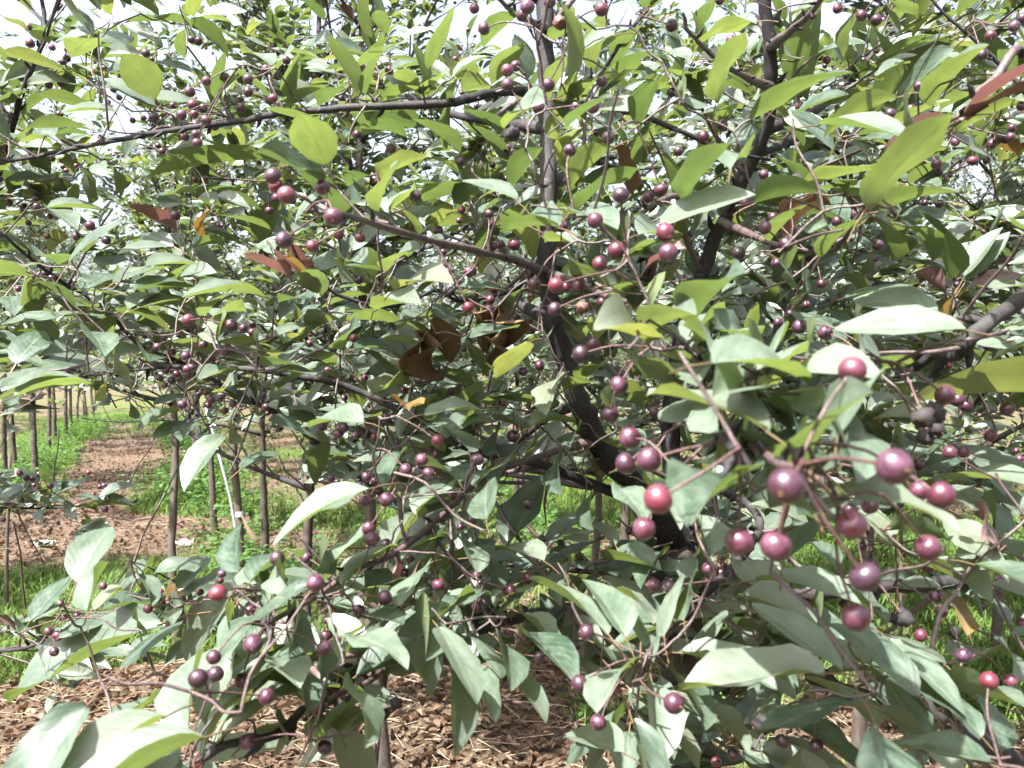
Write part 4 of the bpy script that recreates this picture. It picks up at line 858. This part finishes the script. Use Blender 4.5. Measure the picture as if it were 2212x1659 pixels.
FRUITS = {
1: "1855,390,30 1725,450,33 1450,500,30 1338,525,32 1607,512,32 1607,595,34 1230,595,35 1250,680,35 1175,745,36 1260,740,30 1335,780,35 1562,700,33 1770,635,32 1390,815,33 1270,870,30 1280,925,32 1105,825,22 970,950,22 1025,945,20 1050,980,22 1768,1140,58 1785,1205,45 1855,1265,60 2090,1215,52 2160,1405,60 1838,1555,58 2025,1595,42 2195,1520,35 945,345,27 985,385,18 435,320,20 490,330,20 665,595,22 700,662,18 772,632,20 355,535,18 860,780,20 930,765,20 1120,685,22 430,1107,18 495,1075,17 110,1130,20 605,1180,16 240,1340,26 228,1290,20 323,1403,20 305,1530,22 185,1445,20 125,455,18 1265,1167,22 1330,1160,22 1680,1055,18 1590,1075,18 1650,1490,18 1700,1510,16 55,790,18 55,825,15 385,740,25 70,745,20",
2: "862,55,33 925,185,42 1170,100,40 1205,45,48 1415,145,48s 1350,10,40 1687,60,47 1075,455,42 1130,428,36 1078,550,45 1340,550,45 1280,700,43 1520,700,42 1630,690,45 1690,530,38 1110,865,50k 1728,893,45 1480,975,45 990,915,25 1033,917,18 1073,962,28 1110,985,25 1075,1030,25 980,1068,22 770,1050,28 322,963,33 100,870,32 15,340,30 218,1175,37 480,1270,38 649,1240,25 780,1360,28 957,1385,30 966,1453,34 628,1495,35 120,1540,35 763,1430,22 1030,1585,33 1337,1525,40 1427,1465,43 1645,1430,53 1785,1620,62 2100,1505,62 2120,1640,68 1812,1265,57 1990,1275,40 2070,1228,46 2185,980,32 1465,1170,30 1650,860,22 1250,795,20 655,1597,22 660,1635,24 915,1615,25 770,317,13 852,302,13 822,193,15 865,232,13 780,522,13 777,602,15 217,645,25 270,750,14 298,833,13 874,690,18",
3: "313,260,35 1005,55,33 845,102,26 240,0,32 258,810,37 133,885,42 1995,232,37 1940,355,38 2150,170,36 2200,120,36 1532,560,35 1422,660,28 1477,708,32 1345,737,35 1067,358,20 1060,490,22 922,427,18 1485,360,13 1595,240,13 1318,118,13 1310,250,16 1435,515,14 1355,525,14 1768,920,30 1645,1065,35 1660,1120,28 1605,930,30 1880,1040,35 2125,888,30 2195,690,28 1970,1040,25 1125,1385,38 1000,1435,36 710,1478,35 587,1410,36 533,1475,45 405,1318,43 525,1130,33 670,1585,50 365,1640,42 1265,1590,38 1570,1315,24 1665,1320,30 1310,1495,30 1183,1625,18 575,1005,18 735,1170,45k 955,600,16 1140,603,14 1780,1135,13 150,297,16 70,420,14 130,400,13",
4: "293,112,24 333,145,25 120,213,22 475,237,22 793,293,20 538,448,24 548,563,21 230,640,17 95,708,18 425,520,20 998,462,20 1278,490,25 1316,574,31 1162,512,23 1065,533,23 1020,590,28 940,520,20 1120,625,22 1203,648,32 1370,665,28 1403,690,20 1478,560,27 1575,467,27 1632,495,27 1583,553,24 1757,528,31 2005,568,28 1688,728,22 1242,725,29 1213,735,30 1075,740,26 1120,740,24 1143,765,25 1165,795,25 1036,790,25 1112,806,28 1068,836,21 1215,770,28 1180,962,31 1368,932,26 1430,920,24 1510,957,27 1720,980,26 1813,1112,27 1285,897,18 1335,885,22 1700,905,28 1350,965,25 1500,760,20 250,1505,17 220,1485,15 1880,1070,15 2010,513,14 490,825,18 380,755,15 510,750,18",
5: "112,152,34 828,103,36 655,68,22 990,213,35 820,333,40 965,285,33 948,345,36 700,230,35k 230,270,20 1250,180,45 1390,190,54 1540,190,50 1455,200,35 1675,50,52 1385,345,50 1295,375,32 1560,335,45s 1555,635,63 1632,570,46 1800,838,62 1743,1025,57 1870,1180,75 1845,1345,76 1995,1320,82 2055,1575,100 2190,285,42 2120,5,55 1780,0,35 1690,300,35 1285,710,35 1178,748,30 713,878,28 772,843,26 798,868,30 500,810,28 406,870,28 273,937,28 290,1052,34 20,918,25 178,1078,30 217,1177,28 103,1160,26 1040,958,30 622,1195,42 575,1240,35 520,1320,44 418,1385,42 610,1280,30 878,1322,46 325,1275,28 295,1370,26 565,1410,42 525,1395,30 163,1430,34 215,1455,28 150,1588,42 293,1578,48 720,1550,30s 1210,1605,37 2027,1013,34 2195,1085,28 430,512,18 155,787,22 360,1415,26 1240,772,14",
6: "757,458,48 925,497,48 1100,740,92 945,880,57 20,1080,25 670,1490,118 1370,1365,120 1190,1380,75 1530,1520,70 1675,1550,92 1700,900,65 2105,985,48 1992,1160,47 1730,1275,48 1822,1270,40 1525,1350,40 900,180,32 805,315,30 700,375,32 620,430,30 607,45,35 365,10,40 1215,1615,58 1085,1650,50 5,290,35 305,145,33k 35,150,38k 1253,20,18 1558,188,14 1785,85,16 1560,1050,70k 1640,1020,65k 1650,1120,60k 1570,1180,55k",
7: "1797,300,50 1985,295,40 2043,462,58 1412,528,60 1438,400,28 1427,445,23 1297,520,25 667,480,28 393,595,23 413,688,28 500,670,25 315,773,31 370,805,35 383,845,22 352,905,31 960,628,30 1625,640,40 1640,855,66 1385,940,50 1283,1078,65 1398,1050,55 1568,1090,50 1725,1195,55 2097,880,51 2057,1258,52 1600,1490,52 2103,1523,50 1290,1620,42 1460,790,30 940,955,18 2195,665,24 20,50,18 378,70,13 330,115,13 130,85,13",
8: "178,105,45 197,175,50 290,210,40 405,400,37 627,472,43 280,555,50 115,640,42 877,413,36 1092,508,42 1215,425,42 880,615,36 1082,772,40 1075,1108,41 1285,940,38 845,53,34 772,97,25 853,185,20 1300,175,28 1422,203,26 1578,88,29 1962,107,78 2027,475,46 2125,482,45 1588,778,54 1545,1110,58 1665,1362,55 2155,1240,70 1505,870,40k 1408,1030,34s 1715,1070,45s 350,1240,48k 270,1300,45k 65,1215,42k",
9: "365,190,95 605,220,100 1095,80,98 1590,232,85 1180,420,105 1120,680,92 168,365,46 250,395,35 1585,38,36 1645,540,46 1677,643,42 1545,800,43 1760,778,40k 1370,690,38k 1445,695,55k 1420,650,40k 1985,1095,60 1890,1090,40 2125,1095,45 645,1485,48 330,1570,45 218,1620,35 865,1515,45 1900,1550,50 1165,220,30 1820,930,50 1240,330,30 520,1370,70k 2200,720,35",
}
rt = np.random.default_rng(99)
TODO = []          # (size in picture, kind, tree, data)
OWNERS = [TM, TL, TR] + TREES
def owner(P, cand=None):
    best = None
    for t in (cand or OWNERS):
        d = np.linalg.norm(t.node_array() - P, axis=1).min()
        if t in (TM, TL, TR): d *= .6
        if best is None or d < best[0]: best = (d, t)
    return best[1]
FPX = []
for ti, txt in FRUITS.items():
    for tok in txt.split():
        x, y, rad = [float(v) for v in tok.rstrip('ks').split(',')]
        FPX.append((*px9(ti, x, y), rad / 3))
FPX = np.array(FPX)
for ti, txt in LEAVES.items():
    for tok in txt.split():
        ty = tok[0]; bx, by, tx, ty_, w, d = [float(v) for v in tok[1:].split(',')]
        d /= 10
        bX, bY = px9(ti, bx, by); tX, tY = px9(ti, tx, ty_); w = w / 3
        ab = np.array([tX - bX, tY - bY]); q_ = FPX[:, :2] - [bX, bY]; tt = (q_ @ ab) / max(ab @ ab, 1)
        pr = np.abs(q_[:, 0] * ab[1] - q_[:, 1] * ab[0]) / max(np.linalg.norm(ab), 1)
        hit = (tt > -.02) & (tt < 1.02) & (pr < w / 2 * 1.05)
        v = np.array([tX - bX, -(tY - bY)]); l = np.linalg.norm(v) * d / F; wm = w * d / F
        Lr = max(l, wm * 1.5, rt.uniform(.060, .078)); dz = min(math.sqrt(max(Lr * Lr - l * l, 0)), .72 * Lr)
        v = v / (np.linalg.norm(v) + 1e-6)
        under = ty == 'u' or (ty != 't' and bY < 800)
        sgn = (1 if v[1] > 0 else -1) * (-1 if under else 1)
        if abs(v[1]) < .25: sgn = rt.choice([-1, 1])
        D = (RGT * v[0] + UPC * v[1]) * l + FWD * dz * sgn; D = norm(D)
        B = at(bX, bY, d); TC = norm(EYE - B)
        if hit.any():
            fr_ = FPX[hit, 2]; fd = np.minimum(np.where(fr_ > 20, .0064, np.where(fr_ > 10.7, .0056, .0049)) * F / fr_, 2.2); need = np.max(fd - dz * sgn * np.clip(tt[hit], 0, 1)) + .015 + .42 * wm
            if need > d and sgn < 0: sgn = 1; D = norm((RGT * v[0] + UPC * v[1]) * l + FWD * dz); need = np.max(fd - dz * np.clip(tt[hit], 0, 1)) + .015 + .42 * wm
            if need > d: d2 = min(need, d * 2.0); Lr *= d2 / d; wm *= d2 / d; d = d2; B = at(bX, bY, d); TC = norm(EYE - B)
        e1 = norm(TC - D * (TC @ D)); e2 = np.cross(D, e1)
        if e2[2] < 0: e2 = -e2
        Wr = max(wm * (1.05 if under else 1.25), Lr * rt.uniform(.42, .52)); ca = min(max(wm / Wr, .15), .985); sa = math.sqrt(1 - ca * ca)
        Nn = norm((-ca if under else ca) * e1 + sa * e2)
        t = None
        key = ty if ty in 'rob' else 'g'
        if ty == 't' and d < .78 and rt.random() < (.75 if bX > 1350 and bY < 960 else .5): key = 'p'  # random near upper sides take the copy coloured as sunlit
        TODO.append((Lr / d, 'leaf', t, (key, B, D, Nn, Lr, Wr)))
for ti, txt in FRUITS.items():
    for tok in txt.split():
        kd = tok[-1] if tok[-1] in 'ks' else 'n'
        x, y, rad = [float(v) for v in tok.rstrip('ks').split(',')]
        rr = rt.uniform(.0051, .0058) if rad > 84 else rt.uniform(.0056, .0066) if rad > 60 else rt.uniform(.0049, .0058) if rad > 32 else rt.uniform(.0043, .0051); d = rr * F / (rad / 3)
        if d > 2.2: rr *= 2.2 / d; d = 2.2
        P = at(*px9(ti, x, y), d)
        t = None
        TODO.append((rr / d, 'fruit', t, (P, rr, kd)))
ZB = np.full((420, 560), 99.0)
def stamp(x, y, rad, d):
    i0, i1 = int((y - rad) // 4), int((y + rad) // 4) + 1; j0, j1 = int((x - rad) // 4), int((x + rad) // 4) + 1
    i0, j0 = max(i0, 0), max(j0, 0)
    if i1 > i0 and j1 > j0: ZB[i0:i1, j0:j1] = np.minimum(ZB[i0:i1, j0:j1], d)
for size, kd, t, data in TODO:
    if kd == 'leaf':
        key, B, D, Nn, Lr, Wr = data
        X_ = np.cross(D, Nn)
        for f in np.linspace(.05, .95, 8):
            for g_ in (-.3, 0, .3):
                x_, y_, d_ = cam_of(B + D * Lr * f + X_ * Wr * g_ * math.sin(pi * f)); stamp(x_[0], y_[0], 3, d_[0])
    else:
        x_, y_, d_ = cam_of(data[0]); stamp(x_[0], y_[0], data[1] * F / d_[0], d_[0])
for t in (TM, TL, TR):
    for Pp, Rr in t.limbs:
        if Rr[0] < .014 or Rr.max() > .0279 or t is not TM: continue
        Q_ = smooth_path(np.column_stack([Pp, Rr]), 24)
        x_, y_, d_ = cam_of(Q_[:, :3])
        for a_, b_, c_, e_ in zip(x_, y_, d_, Q_[:, 3]):
            if c_ > .2: stamp(a_, b_, e_ * F / c_ * .8, c_)
OPEN = [(150, 850, 420, 1060, 9), (230, 1040, 420, 1190, 6.5), (0, 880, 150, 1000, 9), (0, 1100, 130, 1200, 5), (60, 1190, 330, 1330, 5.5), (330, 1190, 460, 1250, 5.5), (0, 1380, 60, 1659, 4.5), (440, 930, 640, 1220, 4), (655, 1050, 800, 1200, 5.5),
        (300, 1460, 500, 1540, 4), (180, 1480, 320, 1600, 4), (0, 1560, 110, 1659, 4), (850, 1480, 1180, 1659, 4), (1200, 1040, 1340, 1140, 6), (1080, 1010, 1200, 1180, 5), (1700, 1170, 1880, 1230, 5.5), (1700, 1290, 1830, 1370, 5),
        (1880, 1120, 2212, 1230, 5), (1880, 1290, 2100, 1440, 5), (2050, 1440, 2212, 1560, 4), (1240, 1440, 1340, 1540, 4), (0, 1210, 60, 1330, 4.5),
        (955, 10, 1000, 70, 99), (965, 200, 995, 280, 99), (1250, 5, 1280, 50, 99), (1330, 15, 1375, 55, 99), (2060, 355, 2140, 435, 99), (40, 10, 90, 40, 99), (0, 60, 20, 105, 99), (680, 20, 720, 90, 99)]
for a_, b_, c_, e_, f_ in OPEN:            # the gaps of the crowns, through which ground and sky show
    w_ = ZB[b_ // 4:e_ // 4 + 1, a_ // 4:c_ // 4 + 1]; w_[...] = np.where(w_ > 98, f_ - .01, w_)
TRACED_Z = ZB
def clear_of(P):
    # nothing grown may stand before what was placed one by one
    x, y, d = cam_of(P); i = (y // 4).astype(int); j = (x // 4).astype(int)
    ok = (i >= 0) & (i < 420) & (j >= 0) & (j < 560) & (d > .1)
    z = np.where(ok, ZB[np.clip(i, 0, 419), np.clip(j, 0, 559)], 99.0)
    return ~(ok & (z < 98.995) & (d < z + .01))
TODO.sort(key=lambda q: -q[0])
# every leaf and fruit hangs on a twig: the gap that is smallest is closed first
TGT = np.array([(q[3][1] - q[3][2] * q[3][4] * (PET - .02)) if q[1] == 'leaf' else q[3][0] for q in TODO])
LIM = np.array([.010 if q[1] == 'leaf' else .050 for q in TODO])
best_d = np.full(len(TODO), 1e9); best_w = np.full(len(TODO), 1e9); best_p = np.zeros((len(TODO), 3)); best_t = np.zeros(len(TODO), int)
def relax(ti, Q, idx=None):
    wt = .6 if ti < 3 else 1.0
    dm = np.linalg.norm(TGT[:, None] - Q[None], axis=2); k = dm.argmin(1); m_ = dm[np.arange(len(TGT)), k]
    up = m_ * wt < best_w
    best_w[up] = m_[up] * wt; best_d[up] = m_[up]; best_p[up] = Q[k[up]]; best_t[up] = ti
for ti, t in enumerate(OWNERS): relax(ti, t.node_array()[::1 if ti < 3 else 2])
done = np.zeros(len(TODO), bool); 
while not done.all():
    i = int(np.where(done, 1e9, best_w).argmin()); done[i] = True
    size, kd, _, data = TODO[i]; t = OWNERS[best_t[i]]; TODO[i] = (size, kd, t, data)
    if best_d[i] <= LIM[i]: continue
    a = best_p[i]; P = TGT[i]
    if kd == 'fruit': dirn = norm(norm(a - P) + np.array([0, .15, .35])); P = P + dirn * .034
    l = np.linalg.norm(P - a); rt_ = t.r
    m1 = a * .62 + P * .38 + UP * l * .05 * rt_.uniform(-1, 1) + rt_.standard_normal(3) * l * .035; m2 = a * .28 + P * .72 + rt_.standard_normal(3) * l * .03
    pts = smooth_path(np.array([a, m1, m2, P]), 3); t.twig(pts, np.linspace((.9 + 4.5 * l) / 1000, .0008, len(pts)))
    if l > .05: t.longs = getattr(t, 'longs', []) + [pts]
    relax(best_t[i], pts)
COUNT = {}
LAB = {'p': None, 'r': 'young pinkish red leaf', 'o': 'orange yellow ageing leaf', 'b': 'curled brown dead leaf', 'g': None}
k_ = 0
for size, kd, t, data in TODO:
    k_ += 1
    if kd == 'leaf':
        key, B, D, Nn, Lr, Wr = data
        c = COUNT.get((t, 'leaf'), 0)
        COUNT[(t, 'leaf')] = c + 1
        if c >= 300 and key in 'gp': t.leaves.append((B, D, Nn, Lr, Wr)); continue
        put_leaf(t, key, k_ * 7 + 3, B, D, Nn, Lr, Wr, LAB[key])
    else:
        P, rr, fk = data
        NA = t.node_array(); dd = np.linalg.norm(NA - P, axis=1)
        ok = np.where((dd > .018) & (dd < max(.05, dd.min() + .012)))[0]
        sp = getattr(t, 'spurs', None); A = None
        if sp is not None and len(sp):
            ds = np.linalg.norm(np.array(sp) - P, axis=1)
            if ds.min() < .055: A = sp[int(ds.argmin())]
        if A is None: A = NA[ok[t.r.integers(len(ok))]] if len(ok) else NA[dd.argmin()]
        c = COUNT.get((t, 'fruit'), 0); COUNT[(t, 'fruit')] = c + 1
        if c >= 300: t.fruits.append((P, A, rr)); continue
        put_fruit(t, P, A, rr, fk)
print('traced', len(TODO), {(k[0].root.name, k[1]): v for k, v in COUNT.items()})

# ------------------------------------------------------------------ leaves the photograph shows beyond the nearest ones: grown along the limbs
def free(P, dmin, r):
    v, d = in_view(P, 160); x_, y_, _ = cam_of(P)
    dmin = np.where((y_ > 1120) & (x_ > 450) & (x_ < 2100), min(dmin, .66), dmin)
    return ~(v & (d < dmin)) & (d > -.6)
for t in (TM, TL, TR):
    rg = t.r; tw = []
    for Pp, Rr in t.limbs:
        d0 = cam_of(Pp)[2]
        lowb = Pp[:, 2].mean() < 1.42
        tw += grow_on(Pp, Rr, rg, .12 if Rr[0] < .018 else .3, .05 if lowb else .075, (.10, .34), .2)
        if Rr.max() < .0165:                   # short fruiting spurs and bud stubs
            q_, a_ = nodes_on(Pp, rg, .034, .05)
            for p_, t_ in zip(q_, a_):
                o_ = norm(np.cross(t_, rg.standard_normal(3))); rr_ = float(np.interp(0, [0, 1], [Rr.mean(), 0])); l_ = rg.uniform(.6, 1.6) * rr_ + rr_ + .003
                t.extra.add(np.array([p_, p_ + (o_ + t_ * .5) * l_ * .6, p_ + (o_ + t_ * .8) * l_]) - t.pos, [rr_ * .55 + .0006, rr_ * .4 + .0007, .0006], 5)
    Ps, As, keep = [], [], []
    for P, R in tw:
        if not free(P[1:], 1.0, rg).all(): continue
        t.twigs.append((P, R)); q, a = nodes_on(P, rg, .038, .2); Ps.append(q); As.append(a)
    for Pp, Rr in t.limbs:
        q, a = nodes_on(Pp, rg, .07, .35); Ps.append(q); As.append(a)
    Ps = np.concatenate(Ps); As = np.concatenate(As); s = free(Ps, 1.05, rg); Ps, As = Ps[s], As[s]
    hi = (Ps[:, 2] > cam_of(Ps)[2] * .40 + 1.5)      # thinner above the frame, where the sun comes through
    s = ~hi | (rg.random(len(Ps)) < np.where(Ps[:, 0] < .15, .10, .14)); Ps, As = Ps[s], As[s]
    for pts in getattr(t, 'longs', []):
        q, a = nodes_on(pts, rg, .035, .35); s = free(q, .72, rg); Ps = np.vstack([Ps, q[s]]); As = np.vstack([As, a[s]])
    t.spur = (Ps, As); t.frames = rosettes(Ps, As, rg, (3, 6), .042, .070)
def finish(t, dmin, leaf_parts, fruit_parts, every):
    rg = t.r
    B, D, Nn, L_, W_ = t.frames
    s = free(B + D * L_[:, None], dmin, rg) & free(B, dmin, rg)
    yy = cam_of(B)[1]; vv = in_view(B, 40)[0]; s &= ~vv | (rg.random(len(B)) < np.interp(yy, [0, 200, 420], [.72, .85, 1]))
    X_ = norm(np.cross(D, Nn))
    for f_ in (-.1, .15, .35, .55, .75, 1.0):
        for g_ in ((-.42, 0, .42) if 0 < f_ < 1 else (0,)): s &= clear_of(B + D * (L_ * f_)[:, None] + X_ * (W_ * g_)[:, None])
    B, D, Nn, L_, W_ = B[s], D[s], Nn[s], L_[s], W_[s]
    v, d = in_view(B, 20); size = np.where(v, L_ / np.maximum(d, .1), 0)
    have = COUNT.get((t, 'leaf'), 0); n = max(0, min(leaf_parts, 300 - have))
    order = np.argsort(-size); top = order[:n]; top = top[size[top] > 0]
    rest = np.setdiff1d(np.arange(len(B)), top)
    for j, i in enumerate(top):
        u = rg.random(); key = 'g' if u < .975 else ('r' if u < .987 else ('o' if u < .996 else 'b'))
        put_leaf(t, key, int(rg.integers(100)), B[i], D[i], Nn[i], L_[i], W_[i], LAB[key])
    if t.leaves:
        ex = t.leaves; B = np.vstack([B, [e[0] for e in ex]]); D = np.vstack([D, [e[1] for e in ex]]); Nn = np.vstack([Nn, [e[2] for e in ex]])
        L_ = np.append(L_, [e[3] for e in ex]); W_ = np.append(W_, [e[4] for e in ex]); rest = np.append(rest, np.arange(len(B) - len(ex), len(B)))
    batch('foliage', LO if np.hypot(*t.pos[:2]) < 3.9 else MED, [M_LEAF, M_PETIOLE], B[rest] - t.pos, D[rest], Nn[rest], L_[rest], W_[rest], rg, t.root)
    tb = Tubes()
    for P, R in t.twigs:
        if free(P, min(dmin, .5), rg).all() or t in (TM, TL, TR): tb.add(P - t.pos, R, 5)
    ob('twigs', tb.mesh('twigs', M_TWIG), t.root, 'stuff')
    if t.extra.V: ob('spurs', t.extra.mesh('spurs', M_BARK), t.root, 'stuff')
    fr = proc_fruit(t, every); P = np.array([f[0] for f in fr]); s = np.where(free(P, dmin, rg) & clear_of(P))[0]; fr = [fr[i] for i in s] + t.fruits; P = P[s]
    fr = [(np.asarray(a), np.asarray(b), c) for a, b, c in fr]
    v, d = in_view(np.array([f[0] for f in fr])); order = np.argsort(np.where(v, d, 99))
    n = max(0, min(fruit_parts, 300 - COUNT.get((t, 'fruit'), 0)))
    st = Tubes(); ps, ax, rs = [], [], []
    for j, i in enumerate(order):
        P_, A_, r_ = fr[i]
        if j < n and v[i]: put_fruit(t, P_, A_, r_)
        else: ps.append(P_ - t.pos); ax.append(A_ - P_); rs.append(r_); st.add(np.array([A_, P_]) - t.pos, [.0009, .0009], 3)
    if ps:
        fruit_batch('fruits', ps, np.array(ax), rs, rg, t.root); ob('stalks', st.mesh('stalks', M_STALK), t.root, 'stuff')
    return len(top), len(rest)
print(finish(TM, .66, 120, 60, 11), finish(TL, .62, 120, 80, 8), finish(TR, .62, 150, 60, 10))
for t in TREES: print(finish(t, 1.45, 220, 130, 8), end=' ')

# ------------------------------------------------------------------ poles and scraps
def pole(name, label, cat, P, R, m, n=9):
    b = np.array([P[0][0], P[0][1], 0.0]); t = ob(name, None, label=label, cat=cat); t.location = b
    me = branch_mesh('pole_shaft', np.asarray(P) - b, R, n, 4, m); ob('shaft', me, t); return t, b
def on(x, yb):
    g = px(x, yb); return np.array([g[0], g[1], -.03])
b0 = on(523, 1240); d0 = cam_of(b0)[2][0]
t, b = pole('support_stake', 'dark wooden stake with a cut top and white tie beside the leaning pole', 'stake', [b0, at(518, 1130, d0), at(506, 1000, d0), at(504, 922, d0)], [.030, .029, .027, .027], M_STAKE)
m, nt, N, L, out = mat('white_plastic'); p = N.new('ShaderNodeBsdfPrincipled'); p.inputs['Base Color'].default_value = (.30, .30, .32, 1); p.inputs['Roughness'].default_value = .4; L.new(p.outputs[0], out.inputs[0]); M_WHITE = m
V, Q = tube_arrays(np.array([at(519, 1116, d0), at(518.5, 1110, d0), at(518, 1104, d0)]) - b, [.036, .038, .036], 10)
ob('tie', mesh_np('tie', V, [Q], [M_WHITE]), t)
tail = np.array([at(519, 1112, d0 - .03), at(527, 1135, d0 - .06), at(540, 1165, d0 - .05)]) - b
V = np.concatenate([tail + RGT * .004, tail + RGT * np.array([[.012], [.028], [.05]])])
ob('tie_end', mesh_np('tie_end', V, [np.array([[0, 3, 4, 1], [1, 4, 5, 2]])], [M_LITTER], uv=np.zeros((6, 2))), t)
b1 = on(520, 1215); d1 = cam_of(b1)[2][0]
pole('prop_pole', 'thin white pole leaning left against the trunk behind the dark stake', 'pole', [b1, at(500, 1090, d1), at(475, 990, d1), at(450, 900, d1 + .1), at(446, 880, d1 + .12)], [.010, .010, .010, .0095, .009], M_WHITE)
for (x, yb, h, lab, lean) in [(14, 1325, .95, 'very thin grey stake at the left edge standing in bright grass', .02), (88, 1052, 1.2, 'pale thin stake leaning between two trunks near the left edge', -.15), (1945, 1385, .95, 'thin dark stake in grass at the right side under hanging black fruit', .0), (978, 1150, .9, 'thin grey stake in shaded grass left of the single thin trunk', .0)]:
    q = on(x, yb); pole('support_stake', lab, 'stake', [q, q + np.array([lean * h * .5, 0, h * .5]), q + np.array([lean * h, .02, h * 1.05])], [.014, .012, .010], M_STAKE, 6)
for (x, y, sx, lab) in [(395, 1178, .07, 'small crumpled white plastic scrap lying on brown litter left of the stake'), (97, 1181, .07, 'flat whitish plastic scrap lying in shade at the far left ground')]:
    g = ground_at(x, y); k = 6; u, v = np.meshgrid(np.linspace(-1, 1, k), np.linspace(-1, 1, k)); rz = np.random.default_rng(int(x))
    V = np.stack([u * sx * (1 + .2 * rz.random((k, k))), v * sx * .5 * (1 + .4 * rz.random((k, k))), .015 + .05 * rz.random((k, k))], -1).reshape(-1, 3)
    i = np.arange(k - 1)[:, None] * k + np.arange(k - 1)[None]
    o = ob('plastic_scrap', mesh_np('scrap', V, [np.stack([i, i + 1, i + k + 1, i + k], -1).reshape(-1, 4)], [M_WHITE]), label=lab, cat='litter scrap'); o.location = (g[0], g[1], float(height(g[0], g[1])))
print('objects', len(bpy.data.objects), 'tris', sum(len(o.data.polygons) for o in bpy.data.objects if o.type == 'MESH'))
